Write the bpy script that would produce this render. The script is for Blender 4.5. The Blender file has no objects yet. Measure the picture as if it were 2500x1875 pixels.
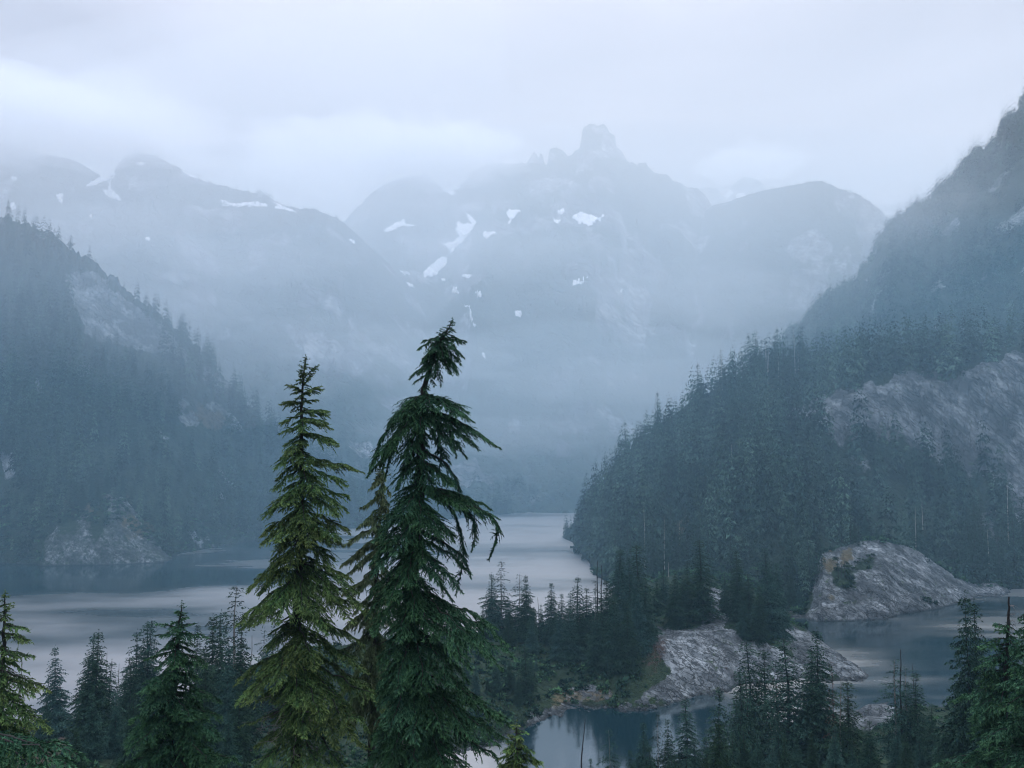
import bpy, math
import numpy as np

R = math.radians
C = bpy.context.scene.collection
scene = bpy.context.scene

# ------------------------------------------------------------------ camera
F, U0, V0 = 2000.0, 1250.0, 937.5
PITCH = math.atan((1080.0 - V0) / F)
CAMZ = 80.0
cam_d = bpy.data.cameras.new('camera')
cam_d.sensor_fit = 'HORIZONTAL'
cam_d.sensor_width = 36.0
cam_d.lens = 36.0 * F / 2500.0
cam_d.clip_start = 0.5
cam_d.clip_end = 20000
cam = bpy.data.objects.new('camera', cam_d)
C.objects.link(cam)
cam.location = (0, 0, CAMZ)
cam.rotation_euler = (R(90) + PITCH, 0, 0)
scene.camera = cam

# ------------------------------------------------------------------ world: overcast daylight
world = bpy.data.worlds.new('World')
scene.world = world
world.use_nodes = True
wn, wl = world.node_tree.nodes, world.node_tree.links
wn.clear()
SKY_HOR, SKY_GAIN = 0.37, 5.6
SUN_EL, SUN_AZ = R(48), R(25)
w_out = wn.new('ShaderNodeOutputWorld')
sky = wn.new('ShaderNodeTexSky')
sky.sky_type = 'NISHITA'
sky.sun_disc = False
sky.sun_elevation = SUN_EL
sky.sun_rotation = SUN_AZ
sky.air_density = 1.0
sky.dust_density = 3.0
bg_sky = wn.new('ShaderNodeBackground')
bg_sky.inputs['Strength'].default_value = 0.06
wl.new(sky.outputs[0], bg_sky.inputs['Color'])
# the cloud deck that covers it: brighter overhead than at the horizon, steepened to light the mist, softly mottled
tc = wn.new('ShaderNodeTexCoord')
sep = wn.new('ShaderNodeSeparateXYZ')
wl.new(tc.outputs['Generated'], sep.inputs[0])
mp = wn.new('ShaderNodeMapping')
mp.inputs['Scale'].default_value = (1.0, 1.0, 3.2)
wl.new(tc.outputs['Generated'], mp.inputs['Vector'])
nz = wn.new('ShaderNodeTexNoise')
nz.inputs['Scale'].default_value = 1.7
nz.inputs['Detail'].default_value = 5.0
nz.inputs['Roughness'].default_value = 0.45
nz.inputs['Distortion'].default_value = 0.6
wl.new(mp.outputs[0], nz.inputs['Vector'])
crp = wn.new('ShaderNodeValToRGB')
crp.color_ramp.elements[0].position = 0.36
crp.color_ramp.elements[0].color = (0.575, 0.522, 0.56, 1)
crp.color_ramp.elements[1].position = 0.64
crp.color_ramp.elements[1].color = (1.03, 0.92, 0.96, 1)
wl.new(nz.outputs['Fac'], crp.inputs['Fac'])
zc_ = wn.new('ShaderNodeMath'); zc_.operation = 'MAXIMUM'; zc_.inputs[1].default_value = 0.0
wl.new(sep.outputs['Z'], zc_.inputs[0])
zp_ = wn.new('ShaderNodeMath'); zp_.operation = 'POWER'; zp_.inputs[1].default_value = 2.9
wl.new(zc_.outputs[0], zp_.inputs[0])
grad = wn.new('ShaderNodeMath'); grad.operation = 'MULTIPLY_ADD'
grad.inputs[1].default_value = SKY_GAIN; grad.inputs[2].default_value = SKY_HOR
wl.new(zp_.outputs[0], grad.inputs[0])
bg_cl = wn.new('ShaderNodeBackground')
tint = wn.new('ShaderNodeMix'); tint.data_type = 'RGBA'; tint.blend_type = 'MULTIPLY'      # bluer overhead, added to cool the mist and ambient light
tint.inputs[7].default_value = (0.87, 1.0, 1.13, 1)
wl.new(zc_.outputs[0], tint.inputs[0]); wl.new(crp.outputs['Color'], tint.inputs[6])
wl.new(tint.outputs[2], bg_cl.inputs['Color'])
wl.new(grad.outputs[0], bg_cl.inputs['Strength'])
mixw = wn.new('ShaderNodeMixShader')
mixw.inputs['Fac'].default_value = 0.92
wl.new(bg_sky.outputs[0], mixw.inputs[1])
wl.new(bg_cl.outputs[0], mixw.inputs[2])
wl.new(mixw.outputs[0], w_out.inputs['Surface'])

HAZE_D = 0.00013
HAZE_C = (0.42, 0.76, 1.0)
# ------------------------------------------------------------------ sun behind cloud
sun_d = bpy.data.lights.new('sun', 'SUN')
sun_d.energy = 1.4
sun_d.angle = R(25)
sun_d.color = (1.0, 0.97, 0.93)
sun = bpy.data.objects.new('sun', sun_d)
C.objects.link(sun)
sun.rotation_euler = (R(90) - SUN_EL, 0, R(180) - SUN_AZ)
sun.location = (0, 0, 600)

vs = scene.view_settings
vs.view_transform = 'Standard'
vs.look = 'None'
vs.exposure = 0.09
vs.gamma = 1.0
vs.use_curve_mapping = False
cy = scene.cycles
cy.max_bounces = 10
cy.diffuse_bounces = 3
cy.glossy_bounces = 3
cy.transmission_bounces = 2
cy.volume_bounces = 8
cy.transparent_max_bounces = 8
cy.use_denoising = True
cy.filter_width = 1.1

rng = np.random.default_rng(7)

# ------------------------------------------------------------------ pixel -> place
SP, CP = math.sin(PITCH), math.cos(PITCH)


def ae(u, v):
    """Azimuth slope X/Y and elevation slope (Z-CAMZ)/Y of a direction."""
    u = np.asarray(u, float); v = np.asarray(v, float)
    zc = (V0 - v) / F
    yy = CP - SP * zc
    return (u - U0) / F / yy, (SP + CP * zc) / yy


def at(u, v, Y):
    a, e = ae(u, v)
    return np.array([a * Y, Y, CAMZ + e * Y])


def proj(X, Y, Z):
    dz = Z - CAMZ
    d = CP * Y + SP * dz
    d = np.where(d < 0.1, 0.1, d)
    return U0 + F * X / d, V0 - F * (-SP * Y + CP * dz) / d


# ------------------------------------------------------------------ noise
def _hash(ix, iy, seed):
    h = (ix.astype(np.int64) * 374761393 + iy.astype(np.int64) * 668265263 + seed * 974634777) & 0xFFFFFFFF
    h = ((h ^ (h >> 13)) * 1274126177) & 0xFFFFFFFF
    h = ((h ^ (h >> 16)) * 2246822519) & 0xFFFFFFFF
    h = h ^ (h >> 15)
    return h / 4294967295.0


def vnoise(x, y, seed=0):
    x = np.asarray(x, float); y = np.asarray(y, float)
    ix = np.floor(x); iy = np.floor(y)
    fx = x - ix; fy = y - iy
    sx = fx * fx * fx * (fx * (fx * 6 - 15) + 10); sy = fy * fy * fy * (fy * (fy * 6 - 15) + 10)
    a = _hash(ix, iy, seed); b = _hash(ix + 1, iy, seed)
    c = _hash(ix, iy + 1, seed); d = _hash(ix + 1, iy + 1, seed)
    return (a + (b - a) * sx) * (1 - sy) + (c + (d - c) * sx) * sy


def fbm(x, y, seed=0, octv=5, gain=0.5):
    s = 0; amp = 1; tot = 0; f = 1.0
    for k in range(octv):
        s = s + amp * (vnoise(x * f + 17.3 * k, y * f - 9.1 * k, seed + k) * 2 - 1)
        tot += amp; amp *= gain; f *= 2.03
    return s / tot


def ridged(x, y, seed=0, octv=5, gain=0.5):
    s = 0; amp = 1; tot = 0; f = 1.0
    for k in range(octv):
        s = s + amp * (1 - np.abs(vnoise(x * f + 7.3 * k, y * f + 3.7 * k, seed + k) * 2 - 1) * 2)
        tot += amp; amp *= gain; f *= 2.03
    return s / tot


def cells(x, y, seed=0):
    """Voronoi: distance to the nearest edge between cells, and a value per cell."""
    ix = np.floor(x); iy = np.floor(y)
    d1 = np.full(x.shape, 9.0); d2 = np.full(x.shape, 9.0); cid = np.zeros(x.shape)
    for dx in (-1, 0, 1):
        for dy in (-1, 0, 1):
            cx = ix + dx; cy_ = iy + dy
            px = cx + _hash(cx, cy_, seed); py = cy_ + _hash(cx, cy_, seed + 5)
            d = np.hypot(x - px, y - py)
            val = _hash(cx, cy_, seed + 9)
            new = d < d1
            d2 = np.where(new, d1, np.minimum(d2, d))
            cid = np.where(new, val, cid)
            d1 = np.where(new, d, d1)
    return d2 - d1, cid


def sstep(a, b, x):
    t = np.clip((x - a) / (b - a), 0, 1)
    return t * t * (3 - 2 * t)


def inpoly(u, v, poly):
    u = np.asarray(u, float); v = np.asarray(v, float)
    inside = np.zeros(u.shape, bool)
    n = len(poly)
    for i in range(n):
        x1, y1 = poly[i]; x2, y2 = poly[(i + 1) % n]
        if y1 == y2:
            continue
        cond = ((y1 > v) != (y2 > v)) & (u < (x2 - x1) * (v - y1) / (y2 - y1) + x1)
        inside ^= cond
    return inside


def jitter_in(u, v, poly, seed, amp):
    return inpoly(u + fbm(u / 40, v / 40, seed, 4, .6) * amp, v + fbm(u / 40, v / 40, seed + 31, 4, .6) * amp, poly)


# ------------------------------------------------------------------ materials
def new_mat(name):
    m = bpy.data.materials.new(name)
    m.use_nodes = True
    n, l = m.node_tree.nodes, m.node_tree.links
    b = n['Principled BSDF']
    return m, n, l, b


def mixcol(n, l, fac, c1, c2):
    x = n.new('ShaderNodeMix')
    x.data_type = 'RGBA'
    for sock, val in ((x.inputs[0], fac), (x.inputs[6], c1), (x.inputs[7], c2)):
        if hasattr(val, 'is_linked'):
            l.new(val, sock)
        elif isinstance(val, tuple):
            sock.default_value = (*val, 1)
        else:
            sock.default_value = val
    return x.outputs[2]


def noise_node(n, l, scale, detail=4, rough=.55, scalev=None, rot=None):
    g = n.new('ShaderNodeNewGeometry')
    m = n.new('ShaderNodeMapping')
    if rot:                                                     # turn first, then stretch along the turned axes
        m.vector_type = 'TEXTURE'
        m.inputs['Rotation'].default_value = rot
        scalev = tuple(1 / q for q in scalev)
    if scalev: m.inputs['Scale'].default_value = scalev
    l.new(g.outputs['Position'], m.inputs['Vector'])
    t = n.new('ShaderNodeTexNoise')
    t.inputs['Scale'].default_value = scale
    t.inputs['Detail'].default_value = detail
    t.inputs['Roughness'].default_value = rough
    l.new(m.outputs[0], t.inputs['Vector'])
    return t.outputs['Fac']


def remap(n, l, val, a, b, lo=0.0, hi=1.0):
    r = n.new('ShaderNodeMapRange')
    r.inputs['From Min'].default_value = a
    r.inputs['From Max'].default_value = b
    r.inputs['To Min'].default_value = lo
    r.inputs['To Max'].default_value = hi
    l.new(val, r.inputs['Value'])
    return r.outputs[0]


def attr(n, name):
    a = n.new('ShaderNodeAttribute')
    a.attribute_name = name
    return a.outputs['Fac']


def contour(n, l, scale, scalev, rot, width, detail=3):
    """Thin wandering lines where a noise crosses its middle: joints in rock."""
    f = noise_node(n, l, scale, detail, .55, scalev, rot)
    d = n.new('ShaderNodeMath'); d.operation = 'SUBTRACT'; l.new(f, d.inputs[0]); d.inputs[1].default_value = .5
    ab = n.new('ShaderNodeMath'); ab.operation = 'ABSOLUTE'; l.new(d.outputs[0], ab.inputs[0])
    return remap(n, l, ab.outputs[0], 0, width, 1, 0)


def ragged(n, l, name, scale):
    """A painted attribute with its border broken up by noise."""
    a = n.new('ShaderNodeMath'); a.operation = 'ADD'
    l.new(attr(n, name), a.inputs[0]); l.new(remap(n, l, noise_node(n, l, scale, 6, .65), 0, 1, -.55, .55), a.inputs[1])
    return remap(n, l, a.outputs[0], .38, .62)


def terrain_mat(name, veg1, veg2, rock1, rock2, sc, bump=0.6, bdist=1.0, soil=(0.060, 0.042, 0.034), jstr=1.0, shore=False, grain=(.4, .6, 1.5), tilt=(.2, .55, .35)):
    m, n, l, b = new_mat(name)
    big = remap(n, l, noise_node(n, l, sc * .25, 5), .35, .65)
    fine = remap(n, l, noise_node(n, l, sc * 2.2, 6, .65), .3, .7)
    veg = mixcol(n, l, fine, mixcol(n, l, big, veg1, veg2), veg1)
    streak = remap(n, l, noise_node(n, l, sc * .9, 8, .68, grain, tilt), .36, .64)
    rk = mixcol(n, l, streak, rock1, rock2)
    blot = remap(n, l, noise_node(n, l, sc * .35, 6, .6, (.6, .6, 1), tilt), .42, .62)
    rk = mixcol(n, l, blot, tuple(c * .72 for c in rock1), rk)
    wet = remap(n, l, noise_node(n, l, sc * .8, 5, .6, (2.0, 1.6, .22)), .54, .68)
    rk = mixcol(n, l, wet, rk, tuple(c * .6 for c in rock1))
    c1 = contour(n, l, sc * .55, (.35, .7, 1.7), tilt, .028)
    c2 = contour(n, l, sc * 1.3, (.5, .8, 1.6), (.4, .25, 1.1), .03)
    c3 = contour(n, l, sc * .45, (1.5, 1.2, .5), (.1, .2, .3), .016)
    mx = n.new('ShaderNodeMath'); mx.operation = 'MAXIMUM'; l.new(c1, mx.inputs[0]); l.new(c3, mx.inputs[1])
    mx2 = n.new('ShaderNodeMath'); mx2.operation = 'MULTIPLY_ADD'; mx2.use_clamp = True; l.new(c2, mx2.inputs[0]); mx2.inputs[1].default_value = .6; l.new(mx.outputs[0], mx2.inputs[2])
    joints = mx2.outputs[0]
    jf = n.new('ShaderNodeMath'); jf.operation = 'MULTIPLY'; l.new(joints, jf.inputs[0]); jf.inputs[1].default_value = jstr
    rk = mixcol(n, l, jf.outputs[0], rk, tuple(c * .22 for c in rock1))
    moss = remap(n, l, noise_node(n, l, sc * .7, 6, .7), .60, .68)
    rk = mixcol(n, l, moss, rk, tuple(c * 1.3 for c in veg2))
    col = mixcol(n, l, ragged(n, l, 'rock', sc * 1.2), veg, rk)
    och = mixcol(n, l, fine, (0.098, 0.078, 0.048), (0.045, 0.050, 0.028))
    col = mixcol(n, l, ragged(n, l, 'ochre', sc * 1.5), col, och)
    col = mixcol(n, l, ragged(n, l, 'soil', sc * 1.5), col, mixcol(n, l, fine, soil, tuple(c * .5 for c in soil)))
    if shore:                                                   # the wet, algae-dark band along the waterline
        g = n.new('ShaderNodeNewGeometry'); sz = n.new('ShaderNodeSeparateXYZ'); l.new(g.outputs['Position'], sz.inputs[0])
        zz = n.new('ShaderNodeMath'); zz.operation = 'ADD'; l.new(sz.outputs['Z'], zz.inputs[0]); l.new(remap(n, l, noise_node(n, l, .5, 4), 0, 1, -.5, .5), zz.inputs[1])
        col = mixcol(n, l, remap(n, l, zz.outputs[0], .25, 1.0, .8, 0), col, (0.016, 0.020, 0.022))
    l.new(col, b.inputs['Base Color'])
    b.inputs['Roughness'].default_value = .9
    b.inputs['Specular IOR Level'].default_value = .1
    hgt = n.new('ShaderNodeMath'); hgt.operation = 'MULTIPLY_ADD'; l.new(joints, hgt.inputs[0]); hgt.inputs[1].default_value = -.7
    l.new(noise_node(n, l, sc * 1.2, 9, .7, tuple(.5 * q + .35 for q in grain), tilt), hgt.inputs[2])
    bp = n.new('ShaderNodeBump')
    bp.inputs['Strength'].default_value = bump
    bp.inputs['Distance'].default_value = bdist
    l.new(hgt.outputs[0], bp.inputs['Height'])
    l.new(bp.outputs[0], b.inputs['Normal'])
    return m


def soften(A, k=3):
    A = np.asarray(A, float)
    for _ in range(k):
        P = np.pad(A, 1, 'edge')
        A = (P[1:-1, 1:-1] * 2 + P[:-2, 1:-1] + P[2:, 1:-1] + P[1:-1, :-2] + P[1:-1, 2:]) / 6
    return A


GR1, GR2 = (0.072, 0.087, 0.096), (0.265, 0.305, 0.32)
M_NEAR = terrain_mat('undergrowth_and_granite', (0.007, 0.018, 0.010), (0.026, 0.044, 0.020), GR1, GR2, .35, .9, .8, jstr=.8, shore=True)
M_HILL = terrain_mat('wooded_slope', (0.014, 0.030, 0.022), (0.034, 0.054, 0.034), (0.105, .126, .138), (0.34, .385, .405), .16, 1.0, 3.2, jstr=.35, shore=True, grain=(.55, .7, 1.4), tilt=(.15, .85, .2))
M_MTN = terrain_mat('mountain_slope', (0.022, 0.042, 0.032), (0.07, 0.09, 0.065), (0.14, .148, .16), (0.50, .51, .52), .05, 1.0, 9, jstr=.7)


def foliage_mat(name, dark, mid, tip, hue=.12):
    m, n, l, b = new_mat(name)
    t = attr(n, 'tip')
    c = mixcol(n, l, remap(n, l, t, 0, .5), dark, mid)  # inner shade and tip highlights put into the colour, beside paler new growth
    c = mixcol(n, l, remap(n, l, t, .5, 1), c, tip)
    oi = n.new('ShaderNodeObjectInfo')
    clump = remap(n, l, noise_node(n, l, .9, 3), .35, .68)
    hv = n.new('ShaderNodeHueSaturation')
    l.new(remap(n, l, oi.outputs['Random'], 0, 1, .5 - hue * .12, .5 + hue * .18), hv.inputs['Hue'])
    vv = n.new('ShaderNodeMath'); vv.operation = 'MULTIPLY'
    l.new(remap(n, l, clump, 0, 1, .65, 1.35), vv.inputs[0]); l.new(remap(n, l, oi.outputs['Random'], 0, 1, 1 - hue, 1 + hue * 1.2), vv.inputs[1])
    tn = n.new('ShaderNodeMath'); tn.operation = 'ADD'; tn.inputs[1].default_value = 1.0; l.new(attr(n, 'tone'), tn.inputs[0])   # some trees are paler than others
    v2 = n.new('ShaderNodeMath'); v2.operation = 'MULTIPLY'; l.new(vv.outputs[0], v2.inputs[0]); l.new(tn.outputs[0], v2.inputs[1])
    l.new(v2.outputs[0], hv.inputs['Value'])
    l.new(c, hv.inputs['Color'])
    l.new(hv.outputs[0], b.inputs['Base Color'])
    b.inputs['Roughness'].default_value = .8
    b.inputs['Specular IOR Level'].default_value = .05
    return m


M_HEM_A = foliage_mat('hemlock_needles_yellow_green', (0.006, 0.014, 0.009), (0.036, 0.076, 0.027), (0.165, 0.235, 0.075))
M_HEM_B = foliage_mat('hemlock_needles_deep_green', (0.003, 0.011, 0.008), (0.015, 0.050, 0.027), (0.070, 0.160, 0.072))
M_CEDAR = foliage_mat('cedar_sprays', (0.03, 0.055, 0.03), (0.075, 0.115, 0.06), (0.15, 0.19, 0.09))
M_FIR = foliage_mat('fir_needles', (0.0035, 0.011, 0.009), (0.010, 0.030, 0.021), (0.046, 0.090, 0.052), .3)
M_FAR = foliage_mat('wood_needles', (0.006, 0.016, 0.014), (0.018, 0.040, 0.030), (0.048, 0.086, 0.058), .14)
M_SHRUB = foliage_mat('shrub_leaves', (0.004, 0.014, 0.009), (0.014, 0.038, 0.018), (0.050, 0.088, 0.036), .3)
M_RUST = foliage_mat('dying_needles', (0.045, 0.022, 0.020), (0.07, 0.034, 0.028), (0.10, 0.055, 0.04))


def bark_mat(name, c1, c2):
    m, n, l, b = new_mat(name)
    l.new(mixcol(n, l, remap(n, l, noise_node(n, l, 6, 5, .6, (1, 1, .2)), .3, .7), c1, c2), b.inputs['Base Color'])
    b.inputs['Roughness'].default_value = .9
    return m


M_BARK = bark_mat('bark', (0.003, 0.003, 0.003), (0.010, 0.009, 0.009))
M_GREYWOOD = bark_mat('weathered_wood', (0.07, 0.066, 0.065), (0.22, 0.21, 0.20))
M_PALEWOOD = bark_mat('bleached_wood', (0.28, 0.27, 0.25), (0.5, 0.49, 0.46))
m, n, l, b = new_mat('old_snow')
l.new(mixcol(n, l, remap(n, l, noise_node(n, l, .06, 5), .3, .7), (0.78, .80, .83), (0.92, .92, .94)), b.inputs['Base Color'])
b.inputs['Roughness'].default_value = .7
M_SNOW = m
m, n, l, b = new_mat('white_water')
l.new(mixcol(n, l, noise_node(n, l, .3, 4), (0.6, .63, .66), (0.85, .87, .89)), b.inputs['Base Color'])
b.inputs['Roughness'].default_value = .4
M_FALL = m


# ------------------------------------------------------------------ mesh helpers
def mesh_np(name, V, faces, mats, attrs=None, mat_idx=None, smooth=False):
    """faces: array (n,k) or a list of such arrays."""
    if not isinstance(faces, (list, tuple)):
        faces = [faces]
    faces = [np.asarray(f, np.int32) for f in faces if len(f)]
    me = bpy.data.meshes.new(name)
    V = np.ascontiguousarray(V, np.float32)
    me.vertices.add(len(V))
    me.vertices.foreach_set('co', V.ravel())
    tot = np.concatenate([np.full(len(f), f.shape[1], np.int32) for f in faces])
    lv = np.concatenate([f.ravel() for f in faces])
    me.loops.add(len(lv))
    me.loops.foreach_set('vertex_index', lv)
    me.polygons.add(len(tot))
    st = np.zeros(len(tot), np.int32); st[1:] = np.cumsum(tot)[:-1]
    me.polygons.foreach_set('loop_start', st)
    me.polygons.foreach_set('loop_total', tot)
    for mm in (mats if isinstance(mats, (list, tuple)) else [mats]):
        me.materials.append(mm)
    if mat_idx is not None:
        me.polygons.foreach_set('material_index', np.asarray(mat_idx, np.int32))
    if smooth:
        me.polygons.foreach_set('use_smooth', np.ones(len(tot), bool))
    for k, a in (attrs or {}).items():
        at_ = me.attributes.new(k, 'FLOAT', 'POINT')
        at_.data.foreach_set('value', np.ascontiguousarray(a, np.float32))
    me.update(calc_edges=True)
    return me


def obj(name, me, parent=None, loc=None):
    o = bpy.data.objects.new(name, me)
    C.objects.link(o)
    if parent is not None: o.parent = parent
    if loc is not None: o.location = loc
    return o


def tag(o, label, cat, group=None):
    o['label'] = label; o['category'] = cat
    if group: o['group'] = group
    return o


def struct(o, label=None, kind='structure'):
    o['kind'] = kind
    if label: o['label'] = label
    return o


def tube(P, r, sides=6, cap=True):
    P = np.asarray(P, float); r = np.asarray(r, float) * np.ones(len(P))
    T = np.gradient(P, axis=0); T /= np.linalg.norm(T, axis=1)[:, None] + 1e-9
    ref = np.where(np.abs(T[:, 2:3]) > .9, np.array([[1., 0, 0]]), np.array([[0, 0, 1.]]))
    A = np.cross(T, ref); A /= np.linalg.norm(A, axis=1)[:, None] + 1e-9
    B = np.cross(T, A)
    th = np.arange(sides) / sides * 2 * math.pi
    V = P[:, None] + r[:, None, None] * (A[:, None] * np.cos(th)[None, :, None] + B[:, None] * np.sin(th)[None, :, None])
    V = V.reshape(-1, 3)
    i = np.arange(len(P) - 1)[:, None] * sides; j = np.arange(sides)[None]; k = (j + 1) % sides
    Q = np.stack([i + j, i + k, i + sides + k, i + sides + j], -1).reshape(-1, 4)
    return V, Q


class Bag:
    """Collects triangles and quads with a 'tip' value and a material slot."""
    def __init__(s):
        s.V = []; s.T = []; s.Q = []; s.a = []; s.n = 0

    def tris(s, V, tip):
        s.T.append(np.arange(len(V)).reshape(-1, 3) + s.n); s.V.append(V); s.a.append(tip); s.n += len(V)

    def quads(s, V, Q, tip=0.0):
        s.Q.append(Q + s.n); s.V.append(V); s.a.append(np.full(len(V), tip)); s.n += len(V)

    def arrays(s):
        V = np.concatenate(s.V); a = np.concatenate(s.a)
        T = np.concatenate(s.T) if s.T else np.zeros((0, 3), int)
        Q = np.concatenate(s.Q) if s.Q else np.zeros((0, 4), int)
        return V, T, Q, a

    def mesh(s, name, mats):
        V, T, Q, a = s.arrays()
        fs = [f for f in (T, Q) if len(f)]
        mi = np.concatenate([np.zeros(len(T), int), np.full(len(Q), 1 if len(T) else 0, int)])
        if not len(T): mats = mats[1:]
        elif not len(Q): mats = mats[:1]
        return mesh_np(name, V, fs, mats, {'tip': a}, mi)


def nrm(v):
    return v / (np.linalg.norm(v, axis=-1, keepdims=True) + 1e-9)


UP = np.array([0, 0, 1.0])


def foliage(P, W, rg, sb, st, tl, droop=.35, hang=.15, start=.1, wid=.32, tip0=.25, tip1=.6, curtain=0.0):
    """Needle sprays along a spine P: side twigs left and right, each carrying blades."""
    P = np.asarray(P, float)
    seg = np.linalg.norm(np.diff(P, axis=0), axis=1)
    cum = np.concatenate([[0], np.cumsum(seg)]); L = cum[-1]
    n = max(2, int(L * (1 - start) / sb))
    t = np.clip(np.linspace(start, 1, n) + rg.uniform(-.4, .4, n) * (1 - start) / n, 0, 1)
    t = np.concatenate([t, t, [1, 1, .97]])
    side = np.concatenate([np.ones(n), -np.ones(n), [0.25, -.3, 0]])
    S = np.stack([np.interp(t * L, cum, P[:, k]) for k in range(3)], -1)
    S2 = np.stack([np.interp(np.clip(t + .04, 0, 1) * L, cum, P[:, k]) for k in range(3)], -1)
    S1 = np.stack([np.interp(np.clip(t - .04, 0, 1) * L, cum, P[:, k]) for k in range(3)], -1)
    T = nrm(S2 - S1)
    B = np.cross(T, UP)
    bl = np.linalg.norm(B, axis=1)
    B = np.where(bl[:, None] < .25, nrm(B + rg.normal(size=B.shape) * .6), nrm(B))
    ln = W * np.minimum(1, .4 + 1.7 * t) * np.minimum(1, (1 - t) * 1.9 + .14) * rg.uniform(.55, 1.2, len(t))
    th = R(52) + rg.normal(size=len(t)) * .25
    D = nrm(T * np.cos(th)[:, None] + B * (side * np.sin(th))[:, None] + rg.normal(size=T.shape) * .12 + UP * rg.uniform(-.12, .12, (len(t), 1)))
    mcount = max(1, int(math.ceil(W * 1.2 / st)))
    s = (np.arange(mcount)[None] + rg.uniform(.1, .9, (len(t), mcount))) * st
    ok = s < np.maximum(ln[:, None], st * .9)
    bi, si = np.nonzero(ok)
    s = s[bi, si]; l_ = np.maximum(ln[bi], st)
    fr = np.clip(s / l_, 0, 1)
    pos = S[bi] + D[bi] * s[:, None] - UP * (droop * s * s / max(W, .05))[:, None]
    Dd = nrm(D[bi] - UP * (2 * droop * s / max(W, .05))[:, None])
    N = nrm(np.cross(Dd, UP) + 1e-3)
    q = np.where(rg.random(len(s)) < .5, 1., -1.) * rg.uniform(.3, 1.0, len(s))
    tw = nrm(Dd * .75 + N * q[:, None] * .75 + rg.normal(size=Dd.shape) * .22 - UP * (hang * rg.random(len(s)))[:, None])
    if curtain > 0:
        h = rg.random(len(s)) < curtain
        tw = np.where(h[:, None], nrm(-UP * 1.2 + rg.normal(size=Dd.shape) * .25 + Dd * .3), tw)
    length = tl * rg.uniform(.6, 1.25, len(s)) * (1 - .35 * fr)
    wd = nrm(np.cross(tw, UP * .6 + rg.normal(size=tw.shape) * .8)) * (length * wid)[:, None] * .5
    p0 = pos - tw * (length * .15)[:, None]
    # a curtain of shorter sprigs hangs under the twig, so that a bough has body seen from the side
    Vt = np.stack([p0 - wd, p0 + wd, pos + tw * length[:, None]], 1).reshape(-1, 3)
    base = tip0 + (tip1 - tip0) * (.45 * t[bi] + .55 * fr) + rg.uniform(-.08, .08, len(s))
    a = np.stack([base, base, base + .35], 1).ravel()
    return Vt, np.clip(a, 0, 1)


def spine(p0, p2, rise, n=8):
    """Bough spine: leaves the trunk with a rise, then droops to the tip."""
    p0 = np.asarray(p0, float); p2 = np.asarray(p2, float)
    d = p2 - p0
    p1 = p0 + d * .5 + UP * rise
    t = np.linspace(0, 1, n)[:, None]
    return p0 * (1 - t) ** 2 + 2 * p1 * t * (1 - t) + p2 * t * t


def conifer(h, seed, whorls, per, rad, sb, st, tl, z0=.12, sparse=.0, droop=.35, slope=.25, up=.12, shape=.85, ragged=.25,
            trunk_r=None, lean=0.0, wid=.32, sides=5, trunk_n=7, bare=.04, topk=.52):
    """A conifer of height h at the origin: (crown bag, trunk verts, trunk quads)."""
    rg = np.random.default_rng(seed)
    bag = Bag()
    tz = np.linspace(0, h, trunk_n)
    wob = np.stack([lean * (tz / h) ** 2 * h + np.cumsum(rg.normal(size=trunk_n)) * .012 * h / trunk_n ** .5,
                    np.cumsum(rg.normal(size=trunk_n)) * .012 * h / trunk_n ** .5, tz], -1)
    wob[:, :2] -= wob[0, :2]
    tr = trunk_r or h * .011
    TV, TQ = tube(wob, np.linspace(tr, tr * .1, trunk_n), sides)
    for k in range(whorls):
        f = (k + rg.uniform(-.3, .3)) / (whorls - .5)
        zf = z0 + (1 - z0 - .012) * (1 - (1 - np.clip(f, 0, 1)) ** 1.3)
        z = zf * h
        c = np.array([np.interp(z, tz, wob[:, 0]), np.interp(z, tz, wob[:, 1]), z])
        rel = (zf - z0) / (1 - z0)
        r = rad * ((1 - rel) ** shape * (.75 + .25 * min(1, rel * 5)) + .025) * (1 + rg.normal() * ragged * .5)
        m = max(2, int(per * (.55 + .6 * (1 - rel)) + .5))
        a0 = rg.uniform(0, 6.28)
        for j in range(m):
            if rg.random() < sparse: continue
            az = a0 + 6.283 * j / m + rg.normal() * .25
            rr = max(r * (1 + rg.normal() * ragged), h * (.018 if topk > .4 else .008))
            tipz = -rr * (slope + .25 * (1 - rel) * slope + rg.normal() * .12) + (rr * .9 if rel > .9 else 0)
            p2 = c + np.array([math.cos(az) * rr, math.sin(az) * rr, tipz])
            sp = spine(c, p2, up * rr, 5)
            W = max(rr * .42, tl * .8)
            tk = tl * (topk + (1 - topk) * (1 - rel) ** .8)
            W = max(rr * .5, tk * .8)
            V, a = foliage(sp, W, rg, sb, st, tk, droop, .6, bare, wid)
            bag.tris(V, a)
    # leader
    sp = np.array([[wob[-1, 0], wob[-1, 1], h * .93], [wob[-1, 0], wob[-1, 1], h * 1.02]])
    V, a = foliage(sp, h * .012 + tl * .12, rg, max(sb * .5, h * .012), st, tl * .42, -.2, 0, 0)
    bag.tris(V, a)
    return bag, TV, TQ

# ================================================================== TERRAIN
def a_of(u, e):
    return (np.asarray(u, float) - U0) / F * (CP + SP * np.asarray(e, float))


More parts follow.
